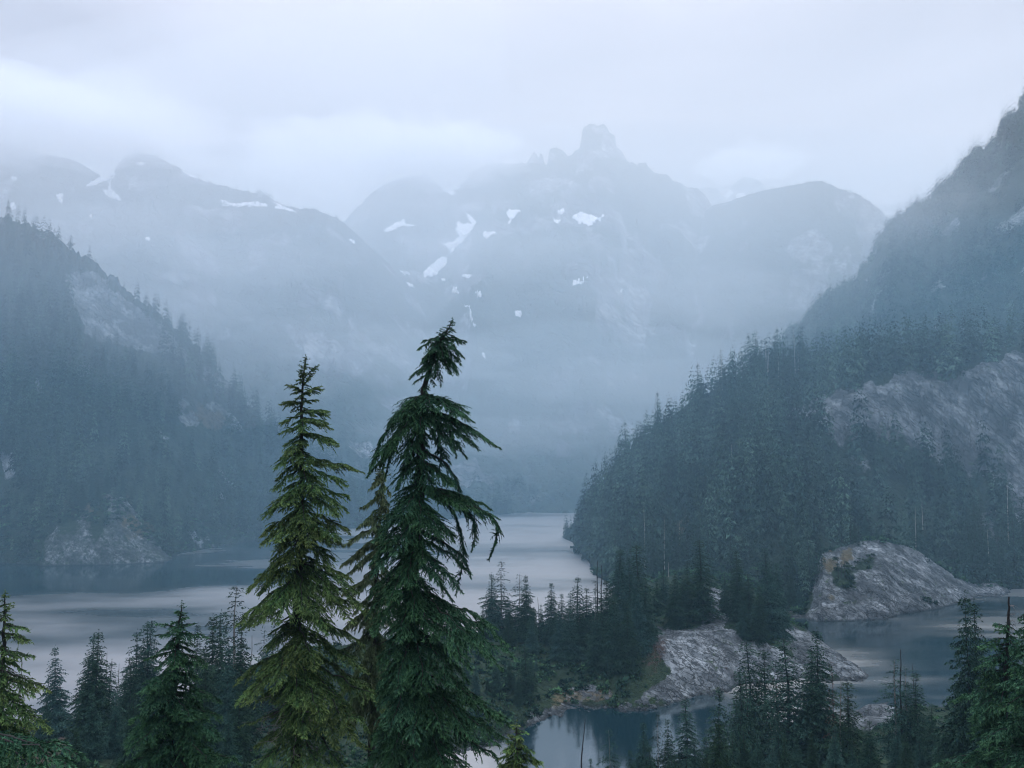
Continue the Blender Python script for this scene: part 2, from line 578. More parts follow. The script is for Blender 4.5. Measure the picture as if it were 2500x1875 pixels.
class Layer:
    def __init__(s, base, ridge, prof, namp, nscale, seed, zb=-5.0, back=.5, crest_w=40.0, prof2=None, w2=None, rough=.0, smooth=70, crest=.3, bench=0, jag=0.0):
        b = np.array(base, float)
        s.ba = a_of(b[:, 0], -CAMZ / b[:, 1]); s.bY = b[:, 1]
        r = np.array(ridge, float)
        ra, re = ae(r[:, 0], r[:, 1])
        s.ga = np.linspace(ra[0], ra[-1], 2400)
        s.ge = np.interp(s.ga, ra, re)
        s.ge = s.ge + jag / F * (fbm(s.ga * 160, s.ga * 0 + .5, seed + 70, 5, .6) * 2.0 - .2)
        k = max(3, int(smooth / F / (s.ga[1] - s.ga[0])))
        ker = np.hanning(2 * k + 1); ker /= ker.sum()
        s.g0 = np.convolve(np.pad(s.ge, k, 'edge'), ker, 'valid')
        s.gY = np.interp(s.ga, ra, r[:, 2])
        s.prof, s.prof2, s.w2 = prof, prof2, w2
        s.namp, s.ns, s.seed, s.zb, s.back, s.cw, s.rough, s.crest, s.bench = namp, nscale, seed, zb, back, crest_w, rough, crest, bench
        s.amin, s.amax = ra[0], ra[-1]

    def edges(s, a):
        return np.interp(a, s.ba, s.bY), np.interp(a, s.ga, s.gY)

    def H(s, X, Y):
        X = np.asarray(X, float); Y = np.asarray(Y, float)
        a = X / np.maximum(Y, 1)
        Yb, Yr = s.edges(a)
        e0 = np.interp(a, s.ga, s.g0); e1 = np.interp(a, s.ga, s.ge)
        Zr = CAMZ + e0 * Yr
        t = (Y - Yb) / (Yr - Yb)
        p = np.interp(t, *s.prof)
        if s.prof2 is not None:
            w = s.w2(a)
            p = p * (1 - w) + np.interp(t, *s.prof2) * w
        Z = np.where(t < 0, s.zb + t * 40, s.zb + (Zr - s.zb) * p)
        Z = np.where(t > 1, Zr - s.back * (Y - Yr), Z)
        win = np.exp(-np.maximum(0, np.abs(Y - Yr) / s.cw - .6) ** 2 * 1.5)
        Z = Z + (e1 - e0) * Yr * win
        wn_ = np.clip(np.sin(np.clip(t, 0.0, 1.0) * math.pi), 0, 1) ** .6 * (1 - s.crest) + s.crest * np.clip(t * 8, 0, 1)
        # gullies and ribs that run down the slope, then finer breaks
        nn = ridged(a * np.mean(s.gY) / s.ns, Y / s.ns * .35, s.seed, 5, .5) * .65 + fbm(X / s.ns * 1.7, Y / s.ns * 1.7, s.seed + 9, 5, .55) * .55
        Z = Z + nn * s.namp * wn_
        if s.bench:
            Z = Z + (fbm(X / 30 + Y / 60, Z / s.bench, s.seed + 4, 3) * 1.0) * s.bench * .35 * wn_
        return Z

    def trace(s, u, v):
        u = np.atleast_1d(np.asarray(u, float)); v = np.atleast_1d(np.asarray(v, float))
        a, e = ae(u, v)
        Yb, Yr = s.edges(a)
        ts = np.linspace(-.02, 1.12, 260)
        Y = Yb[:, None] + ts[None] * (Yr - Yb)[:, None]
        Z = s.H(a[:, None] * Y, Y)
        hit = Z >= CAMZ + e[:, None] * Y
        i = np.argmax(hit, 1)
        ok = hit.any(1)
        Yh = Y[np.arange(len(u)), i]
        return a * Yh, Yh, Z[np.arange(len(u)), i], ok


def grid_mesh(name, X, Y, Z, mat, attrs, keep=None):
    nr, nc = X.shape
    V = np.stack([X, Y, Z], -1).reshape(-1, 3)
    i = np.arange(nr - 1)[:, None] * nc + np.arange(nc - 1)[None]
    Q = np.stack([i, i + 1, i + nc + 1, i + nc], -1).reshape(-1, 4)
    A = {k: v.ravel() for k, v in attrs.items()}
    if keep is not None:
        Q = Q[keep.ravel()]
        used = np.unique(Q); mp_ = np.full(len(V), -1); mp_[used] = np.arange(len(used))
        Q = mp_[Q]; V = V[used]; A = {k: v[used] for k, v in A.items()}
    return mesh_np(name, V, Q, mat, A, smooth=True)


def relief(X, Y, sc, seed, ani=(.5, 1.9), rot=.45):
    """Jointed granite: blocks at uneven levels with recessed cracks."""
    c, s_ = math.cos(rot), math.sin(rot)
    x = (X * c - Y * s_) / sc; y = (X * s_ + Y * c) / sc
    x = x + fbm(x * .8, y * .8, seed + 50, 3) * .55; y = y + fbm(x * .8, y * .8, seed + 60, 3) * .55
    e, cid = cells(x * ani[0], y * ani[1], seed)
    e2, cid2 = cells(x * ani[0] * 2.7, y * ani[1] * 2.7, seed + 3)
    return -(1 - sstep(0, .10, e)) * .55 + (cid - .5) * .9 - (1 - sstep(0, .09, e2)) * .22 + (cid2 - .5) * .3


PXP = lambda pts: [(float(a), float(b)) for a, b in pts]
lin = ([0, 1], [0, 1])

# ---- wooded hill on the right shore, with its granite cliff
CLIFF = PXP([(1985, 1030), (2060, 965), (2150, 922), (2240, 905), (2330, 918), (2420, 882), (2500, 862), (2620, 850), (2700, 1300), (2500, 1300), (2430, 1170), (2330, 1115), (2230, 1085), (2130, 1060), (2040, 1075)])
KNOLLS = [PXP([(1880, 1040), (1950, 985), (2060, 950), (2120, 950), (2060, 1010), (1960, 1060), (1890, 1080)]),
          PXP([(1625, 1310), (1660, 1265), (1690, 1250), (1680, 1300), (1640, 1330)]),
          PXP([(2380, 1260), (2440, 1250), (2430, 1330), (2390, 1330)])]
right_hill = Layer(
    base=[(1340, 700), (1380, 680), (1400, 640), (1430, 560), (1450, 490), (1500, 450), (1560, 430), (1700, 418), (1800, 402), (1960, 388), (2100, 402), (2300, 432), (2450, 447), (2600, 455), (3000, 470)],
    ridge=[(1330, 1345, 720), (1362, 1345, 710), (1385, 1300, 705), (1450, 1215, 695), (1520, 1130, 685), (1600, 1045, 675), (1700, 970, 665), (1800, 935, 660), (1900, 915, 655), (2000, 905, 650), (2150, 890, 645), (2300, 858, 640), (2500, 810, 635), (2700, 770, 635), (3050, 720, 640)],
    prof=([0, .1, .5, 1], [0, .10, .50, 1]), prof2=([0, .1, .42, .5, .62, .72, 1], [0, .08, .28, .38, .80, .90, 1]),
    w2=lambda a: sstep(.33, .43, a), namp=9, nscale=70, seed=11, back=.5, crest_w=25, crest=.2)

# ---- wooded hill on the left shore
SLABS_L = [PXP([(165, 665), (215, 670), (300, 715), (360, 770), (420, 830), (480, 880), (530, 915), (590, 950), (560, 960), (480, 915), (400, 870), (330, 850), (260, 830), (200, 815), (190, 760), (170, 710)]),
           PXP([(340, 690), (375, 705), (405, 750), (400, 770), (360, 730)]),
           PXP([(425, 985), (520, 985), (590, 1030), (600, 1055), (520, 1050), (450, 1040)]),
           PXP([(200, 880), (235, 900), (220, 940), (195, 920)]),
           PXP([(75, 925), (115, 940), (120, 970), (85, 970)]),
           PXP([(0, 1095), (30, 1110), (30, 1160), (0, 1170)])]
SHORE_ROCK_L = PXP([(100, 1330), (108, 1290), (135, 1268), (175, 1272), (250, 1275), (300, 1290), (350, 1310), (395, 1335), (405, 1368), (100, 1375)])
OCHRE_L = [PXP([(255, 1205), (300, 1200), (340, 1260), (390, 1300), (405, 1340), (360, 1330), (310, 1280), (265, 1240)]), PXP([(130, 1215), (165, 1200), (180, 1225), (150, 1245)]),
           PXP([(430, 990), (520, 990), (585, 1035), (520, 1050)])]
left_hill = Layer(
    base=[(-700, 560), (-200, 548), (0, 545), (100, 542), (200, 556), (400, 568), (425, 585), (520, 627), (640, 680), (720, 711), (850, 762), (1000, 802), (1150, 870), (1260, 930)],
    ridge=[(-750, 400, 900), (-400, 440, 880), (-200, 475, 860), (0, 525, 850), (130, 575, 850), (250, 655, 850), (330, 722, 850), (420, 790, 850), (520, 890, 850), (600, 980, 850), (700, 1075, 860), (850, 1165, 870), (1000, 1215, 890), (1150, 1245, 920), (1260, 1262, 960)],
    prof=([0, .08, .5, 1], [0, .10, .46, 1]), namp=14, nscale=70, seed=23, back=.45, crest_w=25, crest=.4, jag=9.0)

# ---- mountains
SNOW = []
left_mtn = Layer(
    base=[(-900, 880), (0, 880), (700, 880), (1100, 900), (1300, 940), (1450, 1000)],
    ridge=[(-900, 330, 1560), (-300, 330, 1540), (0, 350, 1520), (90, 372, 1510), (180, 392, 1500), (215, 412, 1500), (262, 440, 1500), (282, 412, 1500), (300, 386, 1500), (330, 372, 1500), (370, 376, 1500), (410, 396, 1490), (480, 436, 1480), (560, 456, 1460), (640, 474, 1440), (700, 505, 1420), (760, 512, 1400), (830, 538, 1430), (870, 572, 1460), (935, 632, 1520), (1000, 700, 1540), (1060, 800, 1500), (1110, 950, 1380), (1180, 1085, 1240), (1250, 1170, 1130), (1340, 1225, 1120), (1460, 1260, 1120)],
    prof=([0, .3, .6, 1], [0, .20, .52, 1]), namp=36, nscale=170, seed=37, back=.6, crest_w=45, crest=.12, smooth=60, jag=3.0, bench=40)
castle = [(1225, 396), (1283, 399), (1297, 380), (1304, 370), (1311, 376), (1315, 384), (1320, 370), (1325, 378), (1331, 401), (1336, 401), (1338, 380), (1341, 367), (1351, 362), (1374, 368), (1384, 378), (1396, 384), (1399, 373), (1406, 368), (1414, 362), (1418, 346), (1420, 330), (1421, 318), (1428, 306), (1437, 301), (1444, 305), (1473, 304), (1482, 310), (1487, 322), (1500, 331), (1504, 342), (1503, 354), (1510, 360), (1518, 368), (1527, 384), (1536, 395), (1545, 399), (1555, 404), (1560, 398), (1566, 397), (1577, 401), (1584, 412), (1593, 421), (1627, 431), (1654, 447), (1681, 460), (1704, 459), (1722, 480), (1735, 499)]
back_mtn = Layer(
    base=[(500, 960), (900, 935), (1200, 925), (1420, 930), (1700, 1000), (2300, 1050)],
    ridge=[(300, 700, 2000), (600, 610, 2000), (780, 560, 2000), (840, 540, 2000), (870, 505, 2000), (920, 462, 2000), (980, 432, 2000), (1040, 425, 2000), (1085, 462, 2000), (1110, 470, 2000), (1150, 420, 2000), (1190, 400, 2000)]
    + [(u_, v_, 2000) for u_, v_ in castle] + [(1800, 560, 2000), (1900, 640, 2000), (2100, 760, 2000), (2400, 820, 2000)],
    prof=([0, .12, .3, .55, .8, 1], [0, .03, .18, .48, .76, 1]), namp=62, nscale=260, seed=41, back=.9, crest_w=30, crest=.05, smooth=110, jag=4.0, bench=60)
dome_mtn = Layer(
    base=[(1300, 1100), (1500, 1020), (2000, 1000), (2500, 1000)],
    ridge=[(1290, 1250, 1300), (1400, 1100, 1480), (1500, 900, 1680), (1600, 700, 1850), (1660, 590, 1930), (1700, 530, 1950), (1735, 503, 1940), (1780, 492, 1900), (1830, 474, 1840), (1884, 460, 1780), (1940, 450, 1720), (1975, 443, 1690), (2005, 442, 1660), (2042, 457, 1630), (2101, 476, 1570), (2151, 512, 1500), (2173, 540, 1500), (2200, 600, 1500), (2300, 760, 1500), (2500, 900, 1500)],
    prof=([0, .2, .5, .8, 1], [0, .12, .46, .80, 1]), namp=28, nscale=170, seed=53, back=.6, crest_w=40, crest=.10, smooth=50, bench=30, jag=2.0)
right_mtn = Layer(
    base=[(1650, 700), (1900, 690), (2100, 680), (2600, 670), (3200, 670)],
    ridge=[(1600, 1080, 1000), (1750, 985, 1000), (1900, 850, 1010), (1950, 795, 1020), (2020, 722, 1030), (2088, 682, 1040), (2133, 632, 1050), (2142, 592, 1050), (2178, 550, 1050), (2223, 515, 1050), (2268, 490, 1050), (2310, 446, 1050), (2332, 430, 1050), (2359, 394, 1050), (2400, 366, 1050), (2440, 338, 1050), (2445, 300, 1050), (2470, 282, 1050), (2480, 276, 1050), (2496, 252, 1050), (2560, 170, 1050), (2700, 90, 1060), (3000, 20, 1080), (3250, 0, 1080)],
    prof=([0, .3, .6, 1], [0.18, .40, .65, 1]), namp=24, nscale=110, seed=67, zb=60, back=.5, crest_w=30, crest=.15, smooth=40)
far_mtn = Layer(
    base=[(1500, 2100), (2500, 2100)],
    ridge=[(1480, 640, 2600), (1640, 520, 2600), (1690, 464, 2600), (1725, 458, 2600), (1752, 461, 2600), (1764, 484, 2600), (1784, 458, 2600), (1812, 432, 2600), (1835, 434, 2600), (1858, 446, 2600), (1880, 470, 2600), (1950, 520, 2600), (2100, 520, 2600), (2150, 500, 2600), (2185, 498, 2600), (2220, 520, 2600), (2400, 560, 2600)],
    prof=([0, .5, 1], [0, .45, 1]), namp=25, nscale=160, seed=71, back=.6, crest_w=50, crest=.08, smooth=40)

SLABS_M = [PXP([(690, 785), (740, 800), (830, 835), (890, 860), (905, 890), (880, 925), (820, 905), (760, 870), (710, 830)]),
           PXP([(930, 970), (985, 970), (1010, 1000), (960, 1010), (925, 995)]), PXP([(440, 590), (520, 620), (545, 680), (500, 670), (450, 640)]),
           PXP([(780, 720), (815, 740), (830, 770), (800, 765)])]
SLABS_B = [PXP([(1235, 1025), (1262, 1022), (1270, 1062), (1240, 1060)]), PXP([(1360, 1085), (1390, 1080), (1395, 1120), (1362, 1125)]), PXP([(1530, 700), (1580, 690), (1600, 760), (1560, 830), (1530, 780)])]
SLABS_D = [PXP([(1600, 770), (1700, 740), (1720, 780), (1640, 820), (1590, 830)]), PXP([(1900, 600), (1990, 560), (2040, 600), (1960, 640)]), PXP([(1930, 660), (2040, 650), (1990, 760), (1920, 760)]), PXP([(1640, 860), (1700, 840), (1690, 890), (1640, 900)])]
SLABS_R = [PXP([(2290, 560), (2345, 530), (2340, 560), (2300, 580)])]


def build_layer(L, name, mat, u0, u1, nc, nr, slabs, rock_bias, seed, relief_amp=0, relief_sc=8, t1=1.22, ochre=(), split=(), jit=14, nsc=60, reliefpolys=()):
    us = np.linspace(u0, u1, nc)
    aa = a_of(us, 0.0)
    Yb, Yr = L.edges(aa)
    ts = np.concatenate([np.linspace(-.05, .93, int(nr * .72)), np.linspace(.94, 1.05, int(nr * .2)), np.linspace(1.07, t1, max(4, int(nr * .08)))])
    Y = Yb[None] + ts[:, None] * (Yr - Yb)[None]
    X = aa[None] * Y
    Z = L.H(X, Y)
    U, Vp = proj(X, Y, Z)
    # steepness decides where soil and plants cannot hold
    gy = np.gradient(Z, axis=0) / np.maximum(np.gradient(Y, axis=0), .5)
    gx = np.gradient(Z, axis=1) / np.maximum(np.gradient(X, axis=1), .5)
    steep = np.hypot(gx, gy)
    nz_ = fbm(X / nsc, Y / nsc + Z / nsc * .7, seed, 5, .6)
    rock = sstep(.0, .35, nz_ + (steep - 1.0) * .22 + rock_bias)
    for p in slabs:
        rock = np.maximum(rock, jitter_in(U, Vp, p, seed, jit).astype(float))
    och = np.zeros(X.shape)
    for p in ochre:
        och = np.maximum(och, jitter_in(U, Vp, p, seed + 3, jit).astype(float))
    spl = None
    if relief_amp:
        w = np.zeros(X.shape)
        for p in reliefpolys:
            w = np.maximum(w, jitter_in(U, Vp, p, seed + 7, jit).astype(float))
        rl = relief(X + Y * .3, Z * 1.5 + Y * .25, relief_sc, seed)
        rl2 = relief(X + Y * .3, Z * 1.3 + Y * .2, relief_sc * 3.1, seed + 2)
        Z = Z + relief_amp * (rl + rl2 * 1.7) * w
    attrs = {'rock': soften(rock * (1 - och * .8)), 'ochre': soften(och * .75, 24), 'soil': np.zeros(X.shape)}
    objs = []
    keep_all = np.ones((X.shape[0] - 1, X.shape[1] - 1), bool)
    for (p, nm) in split:
        inside = jitter_in(U, Vp, p, seed + 7, jit)
        k = (inside[:-1, :-1] & inside[1:, 1:]) & keep_all
        keep_all &= ~k
        if k.any():
            objs.append((nm, obj(nm, grid_mesh(nm, X, Y, Z, mat, attrs, k))))
    o = struct(obj(name[0], grid_mesh(name[0], X, Y, Z, mat, attrs, keep_all)), name[1])
    return o, objs


build_layer(far_mtn, ('mountain', 'farthest peak, half lost in cloud behind the domed ridge'), M_MTN, 1500, 2400, 220, 60, [], .15, 5)
build_layer(back_mtn, ('mountain', 'central craggy mountain with a castle-like rock tower and snow gullies'), M_MTN, 600, 2000, 560, 120, SLABS_B, -.02, 7, nsc=90)
build_layer(dome_mtn, ('mountain', 'rounded mountain shoulder right of the rock tower'), M_MTN, 1300, 2480, 380, 120, SLABS_D, -.14, 8, nsc=60)
build_layer(left_mtn, ('mountain', 'broad misty mountain at the left with snow under its rounded summit'), M_MTN, -700, 1450, 500, 130, SLABS_M, -.12, 9, nsc=60)
build_layer(right_mtn, ('mountain', 'steep wooded mountainside rising at the right edge'), M_HILL, 1620, 3200, 480, 140, SLABS_R, -.26, 10, nsc=34)
_, parts = build_layer(left_hill, ('hill', 'steep wooded hill on the left lake shore'), M_HILL, -700, 1255, 640, 160, SLABS_L, -.35, 12, relief_amp=2.0, relief_sc=7, ochre=OCHRE_L,
                       split=[(SLABS_L[0], 'rock_slab')], jit=22, nsc=30, reliefpolys=SLABS_L)
tag(parts[0][1], 'long pale granite slab slanting down the left hillside', 'rock')
_, parts = build_layer(right_hill, ('hill', 'wooded hill with a granite cliff on the right lake shore'), M_HILL, 1345, 3000, 720, 160, [CLIFF] + KNOLLS, -.4, 13, relief_amp=1.8, relief_sc=6.5,
                       ochre=[KNOLLS[1]], split=[(CLIFF, 'rock_cliff')], jit=26, nsc=25, reliefpolys=[CLIFF, KNOLLS[0]])
tag(parts[0][1], 'big grey granite cliff rounded at its top, among conifers', 'cliff')

# ---- granite promontory on the right shore
prom = Layer(
    base=[(1860, 390), (1930, 380), (1990, 372), (2163, 374), (2200, 388), (2280, 398), (2389, 424), (2453, 430), (2520, 440)],
    ridge=[(1850, 1520, 400), (1900, 1500, 402), (1964, 1474, 404), (1984, 1420, 412), (2009, 1348, 420), (2060, 1336, 424), (2110, 1320, 430), (2144, 1316, 432), (2227, 1340, 440), (2303, 1388, 446), (2350, 1414, 448), (2388, 1432, 450), (2402, 1424, 454), (2432, 1420, 456), (2458, 1438, 454), (2500, 1480, 452)],
    prof=([0, .12, .5, 1], [0, .22, .62, 1]), namp=2.2, nscale=22, seed=81, zb=-1.5, back=.15, crest_w=30, crest=.2, smooth=16)
PROM_OCHRE = [PXP([(2000, 1348), (2060, 1335), (2110, 1345), (2110, 1370), (2060, 1385), (2010, 1400)]), PXP([(2090, 1440), (2130, 1430), (2140, 1450), (2090, 1465)]),
              PXP([(1990, 1455), (2050, 1450), (2040, 1475), (2000, 1480)])]
PROM_VEG = [PXP([(2085, 1370), (2130, 1355), (2140, 1385), (2100, 1395)]), PXP([(2040, 1360), (2090, 1390), (2090, 1440), (2030, 1430)]), PXP([(1840, 1400), (1985, 1440), (1975, 1500), (1840, 1520)]),
            PXP([(2255, 1455), (2285, 1470), (2280, 1480), (2245, 1478)])]


def rock_body(L, name, u0, u1, nc, nr, ochre, veg, seed, amp, sc, t1=1.5, bare=1.0):
    us = np.linspace(u0, u1, nc); aa = a_of(us, -.18)
    Yb, Yr = L.edges(aa)
    ts = np.linspace(-.1, t1, nr)
    Y = Yb[None] + ts[:, None] * (Yr - Yb)[None]; X = aa[None] * Y
    Z = L.H(X, Y)
    U, Vp = proj(X, Y, Z)
    ve = np.zeros(X.shape); oc = np.zeros(X.shape)
    for p in veg: ve = np.maximum(ve, jitter_in(U, Vp, p, seed, 14))
    for p in ochre: oc = np.maximum(oc, jitter_in(U, Vp, p, seed + 2, 30))
    oc = oc * sstep(-.2, .15, fbm(X / 7, (Y + Z) / 7, seed + 21, 4, .6))
    ve = ve * sstep(-.5, 0, fbm(X / 6, (Y + Z) / 6, seed + 22, 4, .6))
    Z = Z + (relief(X, Y + Z, sc, seed) + 1.2 * relief(X, Y + Z, sc * 2.6, seed + 5)) * amp * (1 - .8 * ve)
    return obj(name, grid_mesh(name, X, Y, Z, M_NEAR, {'rock': soften(1 - ve, 40) * bare, 'ochre': soften(oc * .85, 24), 'soil': np.zeros(X.shape)}))


tag(rock_body(prom, 'rock_promontory', 1852, 2510, 340, 105, PROM_OCHRE, PROM_VEG, 91, .95, 7.0), 'broad grey granite promontory with ochre top by right inlet', 'rock')

# ---- rock bluff on the left shore
bluff = Layer(
    base=[(40, 548), (80, 543), (110, 538), (250, 542), (400, 552), (430, 568), (460, 590)],
    ridge=[(60, 1400, 570), (88, 1372, 570), (104, 1300, 572), (138, 1264, 576), (200, 1234, 586), (255, 1206, 594), (300, 1214, 596), (345, 1262, 594), (385, 1318, 588), (408, 1352, 582), (440, 1385, 585)],
    prof=([0, .1, .45, 1], [0, .26, .66, 1]), namp=3.5, nscale=26, seed=83, zb=-1.5, back=.1, crest_w=30, crest=.2, smooth=16)
BL_OCHRE = [PXP([(160, 1225), (215, 1205), (230, 1250), (170, 1262)]), PXP([(250, 1200), (310, 1210), (370, 1280), (410, 1345), (360, 1340), (300, 1290), (250, 1245)])]
BL_VEG = [PXP([(215, 1215), (250, 1205), (260, 1300), (225, 1310)]), PXP([(60, 1260), (110, 1265), (105, 1380), (60, 1380)]), PXP([(140, 1255), (180, 1240), (190, 1290), (150, 1290)])]
tag(rock_body(bluff, 'rock_bluff', 62, 438, 220, 80, BL_OCHRE, BL_VEG, 95, 1.2, 7.0, bare=.54), 'grey rock bluff with ochre grass at the left lake shore', 'rock')

# ---- low wooded peninsula with its bare granite dome
PU = np.array([480, 560, 700, 1000, 1200, 1290, 1385, 1480, 1600, 1700, 1790, 1850, 1950, 2050, 2110, 2150], float)
PN = np.interp(PU, [480, 560, 700, 1000, 1200, 1290, 1385, 1480, 1600, 1700, 1790, 1850, 1950, 2050, 2110, 2150], [238, 225, 214, 206, 220, 233, 244, 250, 251, 261, 270, 277, 281, 279, 281, 288])
PF = np.interp(PU, [480, 560, 700, 1000, 1250, 1450, 1560, 1700, 1850, 1930, 2000, 2085, 2115, 2150], [250, 285, 325, 342, 347, 372, 450, 470, 435, 372, 340, 310, 298, 289])
PH = np.interp(PU, [480, 560, 700, 1000, 1250, 1385, 1480, 1560, 1640, 1720, 1800, 1880, 1950, 2050, 2110, 2150], [.3, 1.5, 3, 6, 6, 3.2, 4.5, 8.5, 11.5, 12.5, 11.5, 8.5, 5.5, 3.2, 1.6, -.5])
PRI = np.interp(PU, [480, 1000, 1385, 1480, 1600, 1800, 1900, 2000, 2150], [14, 40, 45, 38, 40, 40, 32, 18, 10])
PA = a_of(PU, -80 / 270.0)


def pen_H(X, Y):
    X = np.asarray(X, float); Y = np.asarray(Y, float)
    a = X / np.maximum(Y, 1)
    yn = np.interp(a, PA, PN) + fbm(a * 40, a * 0 + 3.1, 3, 3) * 5
    yf = np.interp(a, PA, PF); h = np.interp(a, PA, PH); ri = np.interp(a, PA, PRI)
    s = np.clip((Y - yn) / ri, 0, 1)
    up = 1 - (1 - s) ** 1.9
    dn = np.clip((yf - Y) / 24, 0, 1) ** .7
    Z = -1.2 + (h + 1.2) * up * dn
    Z = np.where(Y < yn, -1.2 + (Y - yn) * .5, Z)
    Z = np.where(Y > yf, -1.2 - (Y - yf) * .5, Z)
    bump = (fbm(X / 16, Y / 16, 5, 4) * 1.6 + ridged(X / 38, Y / 30, 6, 3) * 1.2)
    return Z + bump * up * dn * np.clip(h / 6, 0, 1)


ROCK_P = PXP([(1545, 1715), (1600, 1680), (1640, 1635), (1600, 1600), (1580, 1560), (1600, 1525), (1660, 1535), (1720, 1520), (1770, 1540), (1850, 1555), (1900, 1580), (1960, 1610), (2000, 1640), (2000, 1680), (1900, 1690), (1800, 1690), (1700, 1710)])
LEDGE_P = PXP([(1905, 1520), (1940, 1525), (2000, 1548), (2060, 1580), (2110, 1600), (2150, 1640), (2130, 1660), (2000, 1660), (1960, 1620), (1900, 1560)])
STEP_P = PXP([(1730, 1440), (1780, 1440), (1790, 1500), (1780, 1530), (1720, 1530)])
POINT_P = PXP([(1285, 1790), (1300, 1750), (1340, 1735), (1392, 1728), (1390, 1750), (1330, 1775)])
MEAD_P = PXP([(1370, 1715), (1380, 1690), (1440, 1680), (1490, 1700), (1480, 1715)])
us = np.linspace(485, 2146, 720); aa = a_of(us, -.29)
yn = np.interp(aa, PA, PN); yf = np.interp(aa, PA, PF)
ts = np.concatenate([np.linspace(-.12, .45, 110), np.linspace(.455, 1.1, 60)])
Yg = yn[None] + ts[:, None] * (yf - yn)[None]; Xg = aa[None] * Yg
Zg = pen_H(Xg, Yg)
Ug, Vg = proj(Xg, Yg, Zg)
rkp = np.zeros(Xg.shape)
masks = [jitter_in(Ug, Vg, p, 61 + i, 26) for i, p in enumerate((ROCK_P, LEDGE_P, STEP_P, POINT_P, MEAD_P))]
for mk in masks: rkp = np.maximum(rkp, mk)
shore_band = (Zg < .5)
rkp = np.maximum(rkp, shore_band * (fbm(Xg / 4, Yg / 4, 77, 3) > -.1))
Zg = Zg + (relief(Xg, Yg + Zg, 5.5, 101) * .5 + 1.2 * relief(Xg, Yg, 15, 105) * .7) * np.clip(rkp, 0, 1) * np.clip((Zg + 1.5) / 2, 0, 1)
stain = jitter_in(Ug, Vg, PXP([(1750, 1610), (1800, 1620), (1810, 1660), (1760, 1660)]), 66, 24) | jitter_in(Ug, Vg, PXP([(1650, 1645), (1690, 1650), (1680, 1685), (1650, 1680)]), 67, 20)
soilp = jitter_in(Ug, Vg, PXP([(1590, 1540), (1640, 1560), (1620, 1640), (1570, 1660), (1560, 1600)]), 68, 20) | stain
och_p = jitter_in(Ug, Vg, PXP([(1340, 1690), (1440, 1670), (1540, 1700), (1480, 1725), (1350, 1730)]), 69, 24)
attrs = {'rock': soften(rkp), 'ochre': soften(och_p * .55, 50), 'soil': soften(soilp * .5, 40)}
cell_of = lambda mk: mk[:-1, :-1] & mk[1:, 1:]
rest = np.ones((Xg.shape[0] - 1, Xg.shape[1] - 1), bool)
for mk, nm, lab in ((masks[0], 'rock_dome', 'wide cracked granite dome sloping into the dark pond'), (masks[1], 'rock_ledge', 'narrow pale granite ledge tapering into the right inlet'),
                    (masks[3], 'rock_point', 'small flat rock point at the left end of the pond')):
    k = cell_of(mk) & rest; rest &= ~k
    if k.any(): tag(obj(nm, grid_mesh(nm, Xg, Yg, Zg, M_NEAR, attrs, k)), lab, 'rock')
struct(obj('peninsula', grid_mesh('peninsula', Xg, Yg, Zg, M_NEAR, attrs, rest)))

# ---- the hillside the camera stands on
ND = [-60, 0, 20, 43, 70, 100, 150, 190, 215, 245, 300]
NL = [84, 78, 70, 59.5, 49, 39, 24, 12, 5.5, -1.5, -9]
NCn = [84, 78, 69, 58, 45, 32, 14, 0.5, -3, -7, -12]
NRt = [84, 78, 70, 59.5, 47.5, 36, 20.5, 11, 6, .5, -8]


def near_H(X, Y):
    X = np.asarray(X, float); Y = np.asarray(Y, float)
    d = Y
    u = U0 + F * X / np.maximum(Y, 12)
    wl_ = 1 - sstep(850, 1200, u); wr = sstep(1690, 1960, u)
    Z = np.interp(d, ND, NL) * wl_ + np.interp(d, ND, NRt) * wr + np.interp(d, ND, NCn) * (1 - wl_ - wr)
    Z = Z + fbm(X / 25, Y / 25, 15, 4) * 2.2 * np.clip((Y - 8) / 20, .1, 1) + fbm(X / 6, Y / 6, 16, 3) * .5
    return Z - .02 * np.clip(np.abs(X) - 120, 0, 200)


xs = np.linspace(-260, 260, 200); ys = np.linspace(-60, 300, 160)
Xn, Yn_ = np.meshgrid(xs, ys)
Zn = near_H(Xn, Yn_)
Un, Vn = proj(Xn, np.maximum(Yn_, 5), Zn)
soil = jitter_in(Un, Vn, PXP([(60, 1765), (170, 1790), (190, 1850), (80, 1860), (60, 1800)]), 17, 20) & (Yn_ > 60)
rkn = sstep(.22, .4, fbm(Xn / 11, Yn_ / 11, 18, 4))
ISL = jitter_in(Un, Vn, PXP([(2070, 1730), (2130, 1715), (2180, 1730), (2190, 1770), (2110, 1790), (2070, 1780)]), 19, 10) & (Yn_ > 60)
Zn = Zn + ISL * 1.5
struct(obj('hillside', grid_mesh('hillside', Xn, Yn_, Zn, M_NEAR, {'rock': np.maximum(rkn * .0, ISL), 'ochre': np.zeros(Xn.shape), 'soil': soil * 1.0})))
RCK = Layer(base=[(2030, 236), (2070, 236), (2190, 232), (2230, 236)], ridge=[(2040, 1790, 244), (2070, 1770, 244), (2085, 1740, 245), (2120, 1722, 246), (2150, 1722, 246), (2180, 1745, 245), (2200, 1790, 244), (2225, 1810, 244)],
            prof=([0, .15, 1], [0, .4, 1]), namp=.6, nscale=8, seed=14, zb=-1.2, back=.3, crest_w=6, smooth=12)
tag(rock_body(RCK, 'shore_boulder', 2045, 2215, 120, 50, [], [], 93, .45, 2.6, 2.2), 'low grey rock at the water behind right-hand conifers', 'rock')


